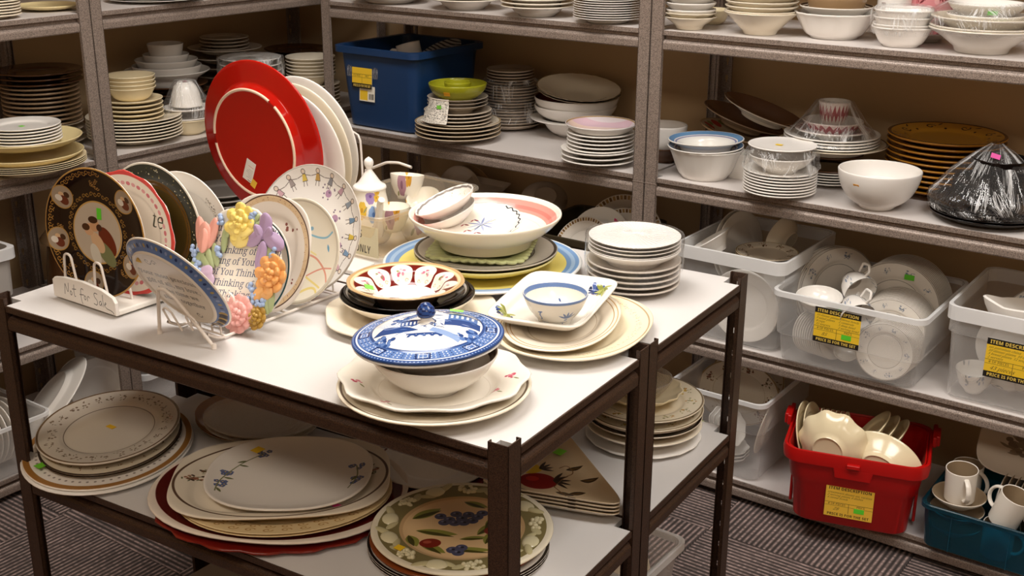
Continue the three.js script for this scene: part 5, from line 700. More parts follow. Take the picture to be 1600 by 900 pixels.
// --- red charger seen from behind, cream plates beyond it, wire stand
{ const d = {"c":[-2.0622,1.1059,-1.8638],"n":[0.0252,-0.0894,0.9957],R:0.1877}, Rr = d.R, redM = std({ color: '#b5140a', roughness: 0.09 });
  const m = upright('charger', dishGeo({ kind: 'plate', R: Rr, H: 0.03, t: 0.006, foot: 0.7, seg: 96 }), [redM, redM], d, 'large glossy red charger turned to show its back', 'charger', { back: true });
  const ring = new THREE.TorusGeometry(Rr * 0.68, 0.0035, 10, 96, 0.9).rotateX(Math.PI / 2); 
  for (const [a, l] of [[0.1, 1.75], [2.0, 2.0], [4.15, 2.05]]) part('foot_ring', new THREE.TorusGeometry(Rr * 0.685, 0.0035, 10, 72, l).rotateX(Math.PI / 2).rotateY(-a), glaze('#e9cdb2', { r: 0.6 }), m, 'unglazed pale foot ring');
  const hole = glaze('#3a0805'); for (const [x, z] of [[-0.143, 0.045], [-0.141, 0.062]]) part('hanging_hole', new THREE.CylinderGeometry(0.003, 0.003, 0.002, 12).translate(x, 0.012, z), hole, m);
  const lab = canvasTex(256, 512, (c, w, h) => { c.fillStyle = '#efe9df'; c.fillRect(0, 0, w, h); c.fillStyle = '#3a332e'; c.fillRect(30, 24, 90, 14); for (let y = 90; y < 330; y += 40) { c.fillStyle = '#b0a89c'; c.fillRect(30, y, 60 + rnd() * 120, 9); } c.fillStyle = '#c8423a'; c.fillRect(30, 370, 150, 8); });
  const pl = part('paper_label', new THREE.BoxGeometry(0.03, 0.0006, 0.056), std({ map: lab, roughness: 0.7 }), m, 'white printed paper label'); pl.position.set(0.03, 0.0018, 0.07); pl.rotation.y = 0.45; const s2 = sticker(m, 0.02, 0.0008, 0.1, '#f0c23c', 0.016, 0.02); s2.rotation.y = 0.6;
  const k = [[0.051, 0, -0.05, 0.155], [0.035, 0, -0.085, 0.16], [0.018, 0, -0.12, 0.165]];
  k.forEach(([x, y, z, R], i) => upright('platter', dishGeo({ kind: 'plate', R, H: 0.022, t: 0.005, seg: 80 }), [P.cream, i === 1 ? P.cream : P.white], { c: [d.c[0] + x, 0.915 + R * 0.99, d.c[2] + z], n: [0.03, -0.09, 0.995] }, ['cream platter standing directly behind the red charger', 'cream platter second behind the red charger', 'white platter standing third behind the red charger'][i], 'platter', { back: true }));
  const g = group('wire_stand', [0, 0, 0]), T = (pts, r = 0.003) => part('wire', tube(pts, r, 32), M.wire, g);
  for (const x of [-2.14, -1.97]) T([[x, 0.905, -1.78], [x, 0.904, -1.9], [x, 0.904, -2.05], [x, 0.905, -2.1]]);
  for (const z of [-1.79, -1.835, -1.878, -1.925, -1.96, -1.998, -2.06]) T([[-2.14, 0.905, z], [-2.06, 0.904, z], [-1.97, 0.905, z]], 0.0025);
  T([[-2.14, 0.905, -2.1], [-2.12, 1.08, -2.115], [-2.06, 1.1, -2.117], [-1.99, 1.08, -2.115], [-1.97, 0.905, -2.1]]);
  const e = [-1.9313,1.02,-2.057]; T([[-1.97, 1.0, -2.11], [-1.9, 1.03, -2.11], [-1.86, 1.035, -2.11], [-1.82, 1.03, -2.11]], 0.0035); tag(g, 'white wire stand under the red charger and cream platters', 'plate rack');
  const tr = part(numbered('tray'), rbox(0.27, 0.012, 0.07, 0.004), M.plastic); tr.position.set(-1.775, 0.9062, -1.742); tag(tr, 'flat white plastic tray edge in front of the clear box', 'tray'); }
// ---------------------------------------------------------------- lower shelf of the table
const KX = -2.05, KZ = -1.365;
type('ovalwhite', 'plain white oval platter', 'platter', 'platter', 'plate', P.white, P.white, { hr: 0.12, t: 0.005 });
type('ovalgold', 'gold-edged oval platter', 'platter', 'platter', 'plate', P.tinyScroll, P.white, { hr: 0.12, t: 0.005 });
type('ovalband', 'flower-bordered oval platter', 'platter', 'platter', 'plate', P.bandFloral, P.stone, { hr: 0.13, t: 0.005 });
type('ovalgrey', 'grey flowered oval platter', 'platter', 'platter', 'plate', P.greyFloral, P.grey, { hr: 0.15, t: 0.005 });
{ const m = stack({x:-1.9979,z:-1.3199,h:0.5395,runs:[[0.2036,0.555,1,"ovalwhite",{"dx":0.0,"dz":0.0,"b":0.833,"rot":-0.866}],[0.202,0.56,1,"ovalgold",{"dx":-0.0031,"dz":-0.0036,"b":0.83,"rot":-0.876}],[0.1821,0.571,2,"ovalband",{"dx":-0.0143,"dz":-0.0183,"b":0.788,"rot":-0.864}],[0.178,0.588,1,"ovalgrey",{"dx":-0.0273,"dz":-0.0243,"b":0.804,"rot":-0.874}]]}, 'oval pile at the left of the lower shelf');
  sticker(m[4], -0.012, 0.0085, 0.0, '#e8b818', 0.022, 0.012); const at = (o, P, h, ...a) => { const r = o.rotation.y, dx = P[0] - o.position.x, dz = P[2] - o.position.z; sticker(o, Math.cos(r) * dx - Math.sin(r) * dz, h, Math.sin(r) * dx + Math.cos(r) * dz, ...a); }; at(m[3], [-1.9971,0.578,-1.192], 0.019, '#e8b818', 0.02, 0.016); at(m[1], [-2.0137,0.562,-1.1731], 0.018, '#6cc028', 0.02, 0.026); }
type('amberplate', 'amber brown plate', 'plate', 'plate', 'plate', glaze('#8a5a24'), P.stone, { hr: 0.16 });
M.glassware = phys({ color: 0xfbf6ee, transmission: 0.75, roughness: 0.12, thickness: 0, ior: 1.5, bumpMap: wrapBump, bumpScale: 0.004, side: THREE.DoubleSide });
type('glassplate', 'textured clear glass plate', 'plate', 'plate', 'coupe', M.glassware, M.glassware, { hr: 0.16, t: 0.005 });
stack({x:-1.8447,z:-1.5872,h:0.545,runs:[[0.1398,0.572,3,"amberplate",{"dx":0.0,"dz":0.0,"b":0.821,"rot":-0.008}],[0.1268,0.592,2,"glassplate",{"dx":0.0521,"dz":0.0266,"b":0.796,"rot":0.231}]]}, 'pile behind the blue-flowered oval platter');
type('redwavy', 'dark red wavy charger', 'charger', 'charger', 'plate', P.redBrown, glaze('#7a1810', { r: 0.1 }), { hr: 0.12, t: 0.006, g: { lobes: 18, amp: 0.02 } });
type('maroonoval', 'maroon-banded oval platter', 'platter', 'platter', 'plate', P.maroonBand, P.grey, { hr: 0.13, t: 0.006, g: { sq: 2.3 } });
type('embossoval', 'embossed gold oval platter', 'platter', 'platter', 'plate', P.embossGold, P.ivory, { hr: 0.13, t: 0.005 });
type('earoval', 'cornered flowered platter', 'platter', 'platter', 'tray', P.earFloral, P.stone, { hr: 0.16, t: 0.005, g: { sq: 3.2, foot: 0.7, seg: 96 } });
type('bluefloval', 'blue-flowered oval platter', 'platter', 'platter', 'coupe', P.blueFlowers, P.white, { hr: 0.18, t: 0.005, g: { sq: 2.4 } });
{ const m = stack({x:-1.5395,z:-1.369,h:0.547,runs:[[0.2407,0.562,1,"redwavy",{"dx":0.0,"dz":0.0,"b":0.797,"rot":0.446}],[0.2463,0.577,1,"maroonoval",{"dx":-0.0093,"dz":-0.0144,"b":0.802,"rot":0.439}],[0.2022,0.592,2,"embossoval",{"dx":0.0269,"dz":0.0049,"b":0.806,"rot":0.699}],[0.2058,0.603,1,"earoval",{"up":0.002,"dx":-0.0029,"dz":-0.0146,"b":0.763,"rot":0.715}],[0.1561,0.613,1,"bluefloval",{"dx":0.0092,"dz":-0.025,"b":0.933,"rot":0.627}]]}, 'big pile on the middle lower shelf');
  const s = sticker(m[5], -0.075, 0.026, -0.072, '#ecc01c', 0.02, 0.022); sticker(m[3], 0.1, 0.028, 0.08, '#e0408c', 0.026, 0.012); }
stack({x:-1.375,z:-1.64,h:0.557,runs:[[0.1235,0.5456,1,"redwavy",{"g":{"lobes":0}}],[0.1104,0.5558,1,"ovalwhite"]]}, 'pair half hidden behind the fruit platter');
type('blackline', 'black-lined white plate', 'plate', 'plate', 'plate', print(c => { ringc(c, 242, 250, '#1c1512'); ringc(c, 176, 184, '#1c1512'); ringc(c, 120, 170, '#a89684'); }, '#d8d0c6'), P.grey, { hr: 0.13, t: 0.005 });
type('darkcoupe', 'black bowl', 'bowl', 'bowl', 'bowl', P.black, P.black, { hr: 0.22 });
type('brownpl', 'glossy brown plate', 'plate', 'plate', 'plate', glaze('#7a3a14'), glaze('#7a3a14', { r: 0.1 }), { hr: 0.2, t: 0.006 });
type('fruit', 'fruit-moulded platter', 'platter', 'platter', 'plate', P.fruitRim, P.ivory, { hr: 0.13, t: 0.007, g: { foot: 0.66, seg: 96 } });
{ const s = {x:-1.1525,z:-1.4391,h:0.5535,runs:[[0.1629,0.574,3,"blackline",{"dx":0.0,"dz":0.0,"b":0.887,"rot":0.497}],[0.1498,0.586,1,"brownpl",{"dx":-0.0013,"dz":0.0073,"b":0.909,"rot":0.445}],[0.1603,0.598,1,"fruit",{"dx":-0.0007,"dz":-0.0128,"b":0.966,"rot":0.694}]]}, m = stack(s, 'pile behind the front table post');
  const f = m[4], R = s.runs[2][0], bb = f.geometry.boundingBox || (f.geometry.computeBoundingBox(), f.geometry.boundingBox), H = bb.max.y;
  const lump = glaze('#d3caa6'), lumpD = glaze('#bdb38a'), sp = new THREE.SphereGeometry(1, 14, 8);
  const put = (a, r, w, h, d, rot, name, mt) => { const p = part(name, sp, mt, f); p.position.set(Math.cos(a) * r * R, H * (0.56 + (r - 0.75) * 1.7) + 0.0015, Math.sin(a) * r * R); p.scale.set(w, h, d); p.rotation.y = -a + rot; };
  for (let k = 0; k < 13; k++) { const a = k / 13 * TAU; const kind = k % 5;
    if (kind === 0 || kind === 3) { const list = []; for (let j = 0; j < 20; j++) list.push(new THREE.SphereGeometry(0.0048, 8, 6).translate(rr(-0.012, 0.012), rr(0, 0.002), rr(-0.017, 0.017))); const g = part('grape_cluster', mergeGeometries(list), lump, f); g.position.set(Math.cos(a) * 0.83 * R, H * 0.72 + 0.001, Math.sin(a) * 0.83 * R); g.rotation.y = -a; put(a + 0.2, 0.84, 0.009, 0.003, 0.017, 0.6, 'moulded_leaf', lumpD); }
    else { put(a, 0.83, 0.016, 0.008, 0.021, 0.2, 'moulded_fruit', lump); put(a + 0.17, 0.88, 0.0075, 0.005, 0.021, 0.7, 'moulded_leaf', lumpD); put(a - 0.16, 0.79, 0.0075, 0.005, 0.02, -0.5, 'moulded_leaf', lumpD); } }
  for (const a of [2.55, 5.2]) { const st = sticker(f, Math.cos(a) * 0.83 * R, H * 0.72 + 0.0078, Math.sin(a) * 0.83 * R, '#ecc01c', 0.016, 0.014); } }
type('triangle', 'rounded triangular platter with pomegranate', 'platter', 'platter', 'coupe', P.pomegranate, P.stone, { hr: 0.17, t: 0.006, g: { tri: 6, foot: 0.42, seg: 96, foot: 0.55 } });
{ const s = { x: -1.13, z: -1.712, h: 0.5573, runs: [[0.142, 0.604, 4, 'triangle', { rot: -2.203, b: 1.25 }]] }; const m = stack(s, 'stack beside the middle post'); sticker(m[3], -0.045, 0.0115, 0.09, '#79c81e', 0.02, 0.024); }
type('ridged', 'ridged white plate', 'plate', 'plate', 'plate', P.white, P.white, { hr: 0.16, g: { lobes: 40, amp: 0.008 } });
type('shell', 'shell-shaped cream bowl', 'bowl', 'bowl', 'bowl', P.ivory, P.ivory, { hr: 0.32, g: { lobes: 14, amp: 0.03 } });
type('glassbowl', 'cut glass bowl', 'bowl', 'bowl', 'bowl', M.glassware, M.glassware, { hr: 0.4 });
type('plat2', 'cream flowered platter', 'platter', 'platter', 'plate', P.mutedFloral, P.cream, { hr: 0.14 });
stack({x:-1.1091,z:-2.0237,h:0.557,runs:[[0.1224,0.57,1,"ridged"],[0.1234,0.5974,1,"soupwhite"],[0.1217,0.6155,1,"darkrim"],[0.1202,0.626,1,"stone"],[0.1238,0.6514,2,"plat2"],[0.0869,0.6708,1,"shell",{"dx":-0.012}],[0.065,0.6944,1,"glassbowl",{"dx":-0.012}]]}, 'pile on the rear lower shelf');
// tubs on the floor under the table
M.greyPP = phys({ color: 0xcfc6bc, transmission: 0.45, roughness: 0.6, thickness: 0, ior: 1.4, side: THREE.DoubleSide });
tag(tub({ x0: -1.45, x1: -1.09, z0: -2.0, z1: -2.24, y: 0.004, h: 0.2, mat: M.clearPP, rimMat: M.clearRim, name: 'storage_bin' }), 'clear plastic tub on the floor under the table, behind the posts', 'storage bin');
for (let k = 0; k < 4; k++) upright('plate', dishGeo({ kind: 'plate', R: 0.095, H: 0.016, t: 0.004 }), [P.cream, P.cream], { c: [-1.2 - k * 0.012, 0.12, -2.12], n: [0.9, 0.35, 0.2] }, ['cream plate standing outermost in the tub on the floor', 'cream plate standing second in the tub on the floor', 'cream plate standing third in the tub on the floor', 'cream plate standing innermost in the tub on the floor'][k], 'plate', { group: 'plates in the tub on the floor' });
{ const g = group('storage_bin', [-1.53, 0.004, -1.46]); part('bin_body', loft([rrLoop(0.5, 0.28, 0.03, 0), rrLoop(0.54, 0.32, 0.03, 0.27)], true, true), M.greyPP, g); part('lid', loft([rrLoop(0.56, 0.34, 0.03, 0.27), rrLoop(0.56, 0.34, 0.03, 0.29), rrLoop(0.5, 0.28, 0.02, 0.296)], true, true), std({ color: 0xbdb2a6, roughness: 0.5 }), g); tag(g, 'lidded grey plastic box on the carpet under the front of the table', 'storage bin');
  const b = part(numbered('bowl'), dishGeo({ kind: 'bowl', R: 0.09, H: 0.07, t: 0.004, foot: 0.4 }), [P.tan, P.tan]); b.position.set(-1.925, 0.07 + 0.002, -1.33); b.rotation.x = Math.PI; tag(b, 'tan bowl upside down on the carpet under the table', 'bowl'); }

// ---------------------------------------------------------------- bins on the right-hand shelves
function labelTex(lines, count, o = {}) { return canvasTex(512, 400, (c, w, h) => {
  c.fillStyle = o.base || '#f0c62e'; c.fillRect(0, 0, w, h); c.fillStyle = '#171210'; if (!o.plain) { c.fillRect(0, 0, w, 66); c.fillRect(0, h - 62, w, 62); } c.textAlign = 'center';
  c.fillStyle = o.plain ? '#171210' : '#f0d060'; c.font = 'bold 50px sans-serif'; c.fillText('ITEM DESCRIPTION', w / 2, 52, w - 30); c.font = 'bold 44px sans-serif'; c.fillText('PRICE IS FOR THE SET', w / 2, h - 16, w - 24);
  c.fillStyle = '#171210'; c.fillRect(0, 216, w, 4); c.fillRect(0, 258, w, 3); c.fillRect(w / 2 - 2, 218, 4, h - 280); c.font = '34px sans-serif'; c.fillText('# OF PIECES', w / 4, 250, w / 2 - 20); c.fillText('PRICE', w * 0.75, 250);
  c.textAlign = 'left'; lines.forEach((t, i) => hand(c, t, 18 + (i % 2 ? (o.cols ? 250 : 0) : 0), 100 + (o.cols ? Math.floor(i / 2) : i) * 34, 32, '#4a3c1c')); hand(c, count, o.cx || 90, 316, 52, '#4a3c1c'); }); }
function labelOn(g, tex, w, h, x, y, z, o = {}) { const p = part('price_label', new THREE.BoxGeometry(w, h, 0.0009), [0, 0, 0, 0, 1, 0].map(k => k ? std({ map: tex, roughness: 0.55 }) : M.plastic), g, 'yellow and black item label'); p.position.set(x, y, z); if (o.rx) p.rotation.x = o.rx; if (o.green) { const s = sticker(p, w * 0.22, -h * 0.22, 0.0008, '#5ccf2e', 0.026, 0.013); s.rotation.x = Math.PI / 2; } return p; }
const dish = (kind, R, H, mats, o = {}) => [dishGeo({ kind, R, H, t: 0.0035, ...o }), mats];
// row of dishes standing on edge
function row(n, from, step, normal, g, mats, noun, where, grp, o = {}) {
  for (let k = 0; k < n; k++) { const m = upright(o.name || 'plate', g, mats, { c: [from[0] + step[0] * k, from[1] + (step[1] || 0) * k, from[2] + step[2] * k], n: normal }, `${noun}, ${k === 0 ? 'foremost' : k === n - 1 ? 'last' : ORD[k]} of the row ${where}`, o.cat || 'plate', { group: grp }); if (o.each) o.each(m, k); }
}
{ // left clear bin
  const g = tub({ x0: -1.458, x1: -1.133, z0: -2.79, z1: -3.17, y: 0.472, h: 0.265, inset: 0.016, mat: M.clearPP, rimMat: M.clearRim, rimH: 0.035, rim: 0.007 }); tag(g, 'clear plastic bin behind the table corner, leftmost of three', 'storage bin');
  upright('plate', ...dish('plate', 0.098, 0.016, [P.white, P.white]), { c: [-1.252, 0.584, -2.824], n: [0, 0.02, 1] }, 'white plate upright against the front of the leftmost clear bin', 'plate');
  upright('plate', ...dish('plate', 0.098, 0.016, [P.white, P.white]), { c: [-1.262, 0.584, -2.838], n: [0, 0.02, 1] }, 'white plate second from the front in the leftmost clear bin', 'plate');
  upright('bowl', ...dish('flare', 0.06, 0.045, [P.white, P.white]), { c: [-1.395, 0.74, -2.875], n: [-0.55, 0.8, 0.1] }, 'white bowl tilted at the left in the leftmost clear bin', 'bowl');
  for (let k = 0; k < 2; k++) upright('plate', ...dish('plate', 0.105, 0.016, [P.white, P.cream]), { c: [-1.37 - k * 0.014, 0.68, -3.035], n: [0.97, 0.12, 0.2] }, ['white plate standing edge-on, inner one in the leftmost clear bin', 'white plate standing edge-on, outer one in the leftmost clear bin'][k], 'plate');
  upright('bowl', ...dish('round', 0.055, 0.045, [P.cream, P.cream]), { c: [-1.28, 0.725, -3.09], n: [-0.9, 0.3, -0.2] }, 'cream bowl on its side at the back of the leftmost clear bin', 'bowl');
  stack({ x: -1.253, z: -2.952, h: 0.482, runs: [[0.07, 0.675, 1, 'tureen'], [0.085, 0.712, 5, 'brownflat', { rim: 1, up: 0.001 }]] }, 'pile in the leftmost clear bin');
}
{ // middle clear bin: rows of plates and saucers on edge, cups
  const g = tub({ x0: -1.155, x1: -0.75, z0: -2.765, z1: -3.15, y: 0.472, h: 0.2, inset: 0.016, mat: M.clearPP, rimMat: M.clearRim, rimH: 0.014, rim: 0.008, step: 0.4 }); tag(g, 'clear plastic bin full of plates standing on edge, middle of three', 'storage bin');
  labelOn(g, labelTex(['10 dinner plates', '5 cereal bowls', '9 salad plates', '2 casserole', '8 cups', '5 deep bowl', '12 saucers', '2 serving bowl'], '85', { cols: 1 }), 0.122, 0.095, -0.018, 0.132, 0.1868, { green: 1 });
  const N = [0.02, 0.1, 0.99], S = 'in the middle clear bin', ptn = [P.patternBlue, P.white];
  row(11, [-0.853, 0.557, -2.8], [0.0008, 0.0003, -0.0066], N, dishGeo({ kind: 'plate', R: 0.073, H: 0.013, t: 0.003 }), ptn, 'small saucer', S, 'saucers on edge in the middle clear bin', { name: 'saucer', cat: 'saucer' });
  row(15, [-0.868, 0.577, -2.877], [-0.0004, 0.0005, -0.0066], N, dishGeo({ kind: 'plate', R: 0.092, H: 0.014, t: 0.003 }), ptn, 'salad plate', S, 'salad plates on edge in the middle clear bin');
  row(11, [-0.9, 0.611, -2.988], [0.001, 0.0005, -0.0072], N, dishGeo({ kind: 'plate', R: 0.121, H: 0.016, t: 0.0035 }), ptn, 'dinner plate', S, 'dinner plates on edge in the middle clear bin', { each: (m, k) => { if (k === 0) sticker(m, 0.03, 0.0142, -0.088, '#62cc28', 0.026, 0.014, 0); } });
  row(13, [-1.076, 0.545, -2.86], [0.0068, 0, 0.0012], [0.9, 0.1, 0.42], dishGeo({ kind: 'plate', R: 0.056, H: 0.011, t: 0.003 }), [P.white, P.white], 'tiny white saucer', S + ' left side', 'small saucers at the left of the middle bin', { name: 'saucer', cat: 'saucer' });
  for (let k = 0; k < 3; k++) upright('plate', dishGeo({ kind: 'plate', R: 0.122, H: 0.016, t: 0.0035 }), ptn, { c: [-1.062 - k * 0.011, 0.614, -3.02], n: [0.8, 0.16, 0.57] }, ['blue-patterned plate leaning at the left back, foremost in the middle clear bin', 'blue-patterned plate leaning at the left back, second in the middle clear bin', 'blue-patterned plate leaning at the left back, rearmost in the middle clear bin'][k], 'plate');
  const cupM = std({ map: canvasTex(512, 128, (c, w, h) => { c.fillStyle = '#f1ece5'; c.fillRect(0, 0, w, h); for (let x = 30; x < w; x += 90) spray(c, x, 60, 26, 12, ['#8f9ab0', '#9aa6bc', '#a5a8a8']); c.fillStyle = '#a39a90'; c.fillRect(0, 6, w, 4); }), roughness: 0.18 });
  const cup = (p, r, lb, st) => { const c = group('cup', p); part('cup_body', lathe([[0.0001, 0], [0.022, 0], [0.023, 0.005], [0.036, 0.022], [0.043, 0.045], [0.046, 0.062], [0.0445, 0.062], [0.041, 0.044], [0.034, 0.023], [0.0001, 0.008]], 40), cupM, c); part('handle', tube([[0.043, 0.052, 0], [0.062, 0.06, 0], [0.076, 0.048, 0], [0.066, 0.026, 0], [0.039, 0.024, 0]], 0.0036), P.white, c); c.rotation.order = 'YXZ'; c.rotation.set(...r); if (st) { const k = part('price_sticker', new THREE.BoxGeometry(0.02, 0.014, 0.001), stickerMat['#6fd03c'] || std({ color: '#6fd03c' }), c); k.position.set(0, 0.04, -0.0435); k.rotation.x = -0.3; } return tag(c, lb, 'cup'); };
  upright('bowl', dishGeo({ kind: 'bowl', R: 0.058, H: 0.04, t: 0.003 }), [P.white, P.white], { c: [-1.05, 0.655, -2.84], n: [0.05, 0.98, 0.15] }, 'white bowl at the front left of the middle clear bin', 'bowl');
  cup([-0.965, 0.66, -2.84], [0.25, 2.4, 2.0], 'cup lying with handle up and a green sticker, middle clear bin', 1);
  cup([-1.005, 0.69, -2.93], [0.1, 2.5, 1.9], 'cup lying on its side behind the green-stickered cup');
  upright('bowl', dishGeo({ kind: 'bowl', R: 0.034, H: 0.03, t: 0.003 }), [P.white, P.white], { c: [-0.957, 0.53, -2.83], n: [0.0, 0.8, 0.6] }, 'white bowl low behind the label of the middle clear bin', 'bowl');
  // right clear bin
  const g3 = tub({ x0: -0.715, x1: -0.39, z0: -2.795, z1: -3.17, y: 0.472, h: 0.245, inset: 0.01, mat: M.clearPP, rimMat: M.clearRim, rimH: 0.035, rim: 0.008, step: 0.72 }); tag(g3, 'clear plastic bin with cups, cut off by the right photo edge', 'storage bin');
  labelOn(g3, labelTex(['set porcelain china', '10 dinner plates  10 cups', '5 bread plates  12 soup', '2 servers'], '43 pieces', { cx: 50 }), 0.13, 0.1, 0.008, 0.135, 0.1865, { green: 0 });
  cup([-0.64, 0.487, -2.86], [0.12, 0.3, 0.05], 'white cup upright at the front left of the right clear bin'); cup([-0.53, 0.53, -2.87], [0.2, -0.6, 1.45], 'white cup lying on its side in the right clear bin'); cup([-0.455, 0.487, -2.87], [0.1, 2.9, 0], 'white cup by the photo edge in the right clear bin');
  for (let k = 0; k < 2; k++) upright('plate', dishGeo({ kind: 'plate', R: 0.11, H: 0.016, t: 0.0035 }), ptn, { c: [-0.53 + k * 0.012, 0.63, -3.03 - k * 0.02], n: [-0.1, 0.55, 0.83] }, ['blue-patterned plate, front one leaning in the right clear bin', 'blue-patterned plate, rear one leaning in the right clear bin'][k], 'plate');
  upright('plate', dishGeo({ kind: 'plate', R: 0.085, H: 0.014, t: 0.003 }), [P.white, P.white], { c: [-0.585, 0.585, -2.95], n: [0.0, 0.1, 0.99] }, 'white plate upright in the middle of the right clear bin', 'plate');
  const gb = group('gravy_boat', [-0.545, 0.655, -2.88], 0.3); const bl = [[0.0, 0.5], [0.01, 0.62], [0.03, 0.85], [0.055, 1.0], [0.07, 1.06]].map(([y, k]) => Array.from({ length: 40 }, (_, j) => { const a = j / 40 * TAU, c = Math.cos(a); return [c * 0.085 * k * (c < 0 ? 1.18 : 1), y + (c < -0.6 ? (y / 0.07) * (-c - 0.6) * 0.035 : 0), Math.sin(a) * 0.048 * k * (c < -0.5 ? 1 + (c + 0.5) * 0.8 : 1)]; })); const bi = bl.slice().reverse().map(l => l.map(([x, y, z]) => [x * 0.95, y + 0.003, z * 0.93]));
  part('boat_body', loft([...bl, ...bi], true, true), P.white, gb); part('handle', tube([[0.085, 0.06, 0], [0.115, 0.07, 0], [0.12, 0.04, 0], [0.075, 0.02, 0]], 0.005), P.white, gb); tag(gb, 'white gravy boat on top of the dishes in the right clear bin', 'gravy boat');
}
{ // bottom shelf: clear bin
  const g = tub({ x0: -1.455, x1: -1.156, z0: -2.79, z1: -3.16, y: 0.072, h: 0.25, inset: 0.012, mat: M.clearPP, rimMat: M.clearRim, rimH: 0.012, rim: 0.007, step: 0.62 }); tag(g, 'clear plastic bin on the bottom shelf left of the red bin', 'storage bin');
  const paper = canvasTex(256, 256, (c, w, h) => { c.fillStyle = '#c8d86a'; c.fillRect(0, 0, w, h); c.fillStyle = '#3c4422'; for (let y = 30; y < 230; y += 34) for (let x = 16; x < 220;) { const l = 14 + rnd() * 36; c.fillRect(x, y, l, 9); x += l + 10; } });
  const pp = part('paper_label', new THREE.BoxGeometry(0.085, 0.06, 0.001), std({ map: paper, roughness: 0.7 }), g, 'pale green paper label'); pp.position.set(-0.075, 0.135, 0.181); pp.rotation.z = -0.25;
  upright('plate', dishGeo({ kind: 'plate', R: 0.115, H: 0.016, t: 0.004 }), [P.brownFloral, P.cream], { c: [-1.33, 0.262, -3.06], n: [0.02, 0.3, 0.95] }, 'brown-flowered plate standing upright in the bottom clear bin', 'plate');
  upright('platter', dishGeo({ kind: 'plate', R: 0.13, H: 0.016, t: 0.004, b: 0.72 }), [P.brownFloral, P.cream], { c: [-1.325, 0.25, -2.985], n: [0.0, 0.35, 0.94] }, 'brown-flowered oval platter leaning in front of the upright plate, bottom bin', 'platter');
  upright('plate', dishGeo({ kind: 'plate', R: 0.085, H: 0.016, t: 0.004 }), [P.brownFloral, P.cream], { c: [-1.2, 0.205, -2.92], n: [-0.97, 0.2, 0.1] }, 'plate standing along the right side of the bottom clear bin', 'plate');
  row(4, [-1.32, 0.19, -2.875], [0.014, 0, 0], [0.9, 0.35, 0.2], dishGeo({ kind: 'coupe', R: 0.05, H: 0.012, t: 0.003, lobes: 8, amp: 0.04 }), [P.white, P.white], 'small scalloped bowl', 'in the bottom clear bin', 'scalloped bowls in the bottom clear bin', { name: 'bowl', cat: 'bowl' });
  stack({ x: -1.3, z: -2.88, h: 0.082, runs: [[0.062, 0.128, 3, 'scalloped']] }, 'low pile in the bottom clear bin');
  // red bin, pulled forward and turned a little
  const redP = std({ color: 0xb90a08, roughness: 0.38 }), R = group('storage_bin', [-0.905, 0.0725, -2.846], 0.263), w = 0.372, d = 0.285, h = 0.215, L = (k, y, e = 0) => rrLoop(w * k + e, d * k + e, 0.05 * k, y, 8);
  part('bin_body', loft([L(0.76, 0), L(0.79, 0.006), L(0.84, 0.112), L(0.875, 0.12), L(0.93, h - 0.03), L(0.93, h - 0.004), L(0.93, h - 0.004, -0.006), L(0.87, 0.12, -0.006), L(0.835, 0.11, -0.006), L(0.79, 0.01, -0.006)], true, true), redP, R);
  { const q = [L(0.93, h - 0.034), L(0.985, h - 0.036), L(1.0, h - 0.012), L(0.985, h), L(0.955, h + 0.001), L(0.93, h - 0.008)]; part('bin_rim', loft([...q, q[0]]), redP, R); }
  part('latch_panel', loft([rrLoop(0.09, 0.012, 0.003, h - 0.062), rrLoop(0.1, 0.012, 0.003, h - 0.036), rrLoop(0.1, 0.012, 0.003, h - 0.006)], true, true).translate(0.0, 0, d / 2 - 0.008), redP, R);
  part('latch_tab', rbox(0.034, 0.012, 0.014, 0.003, 0.0, h - 0.022, d / 2 + 0.003), redP, R);
  for (const s of [-1, 1]) { part('handle', rbox(0.016, 0.03, 0.06, 0.004, s * (w / 2 + 0.008), h + 0.006, -0.055), redP, R); part('handle', rbox(0.012, 0.03, 0.09, 0.004, s * (w / 2 + 0.002), h + 0.006, -0.06), redP, R); part('side_rib', rbox(0.008, 0.15, 0.02, 0.003, s * (w * 0.43), 0.09, 0.04), redP, R); }
  const lt = labelOn(R, labelTex(['creamware dinner set, various', '2 serving plates, 6 dishes', '4 cereal bowls'], '28', { base: '#e8b93c', plain: 1 }), 0.122, 0.088, -0.002, 0.078, d * 0.43 + 0.0035, { rx: -0.05, green: 1 }); tag(R, 'red plastic bin of cream dishes on the bottom shelf', 'storage bin');
  const loc = (x, y, z) => [-0.905 + Math.cos(0.263) * x + Math.sin(0.263) * z, 0.0725 + y, -2.846 - Math.sin(0.263) * x + Math.cos(0.263) * z];
  const iv = [P.ivory, P.ivory], sc = o => dishGeo({ kind: 'bowl', R: 0.08, H: 0.042, t: 0.004, lobes: 10, amp: 0.035, ...o });
  upright('bowl', sc({ R: 0.092, H: 0.05, foot: 0.45 }), iv, { c: loc(-0.06, 0.205, 0.052), n: [0.04, -0.06, 1] }, 'scalloped cream bowl turned bottom out at the front of the red bin', 'bowl', { back: true });
  upright('dish', dishGeo({ kind: 'flare', R: 0.1, H: 0.05, t: 0.004, b: 0.72, foot: 0.45 }), iv, { c: loc(0.072, 0.185, 0.06), n: [0.05, -0.02, 1] }, 'oval cream dish lying bottom out at the right front of the red bin', 'dish', { back: true, spin: 0.3 });
  row(2, loc(-0.138, 0.19, -0.03), [0.018, 0.0, -0.005], [0.92, 0.25, -0.1], dishGeo({ kind: 'plate', R: 0.082, H: 0.016, t: 0.004 }), iv, 'cream plate', 'at the left wall of the red bin', 'plates at the left of the red bin');
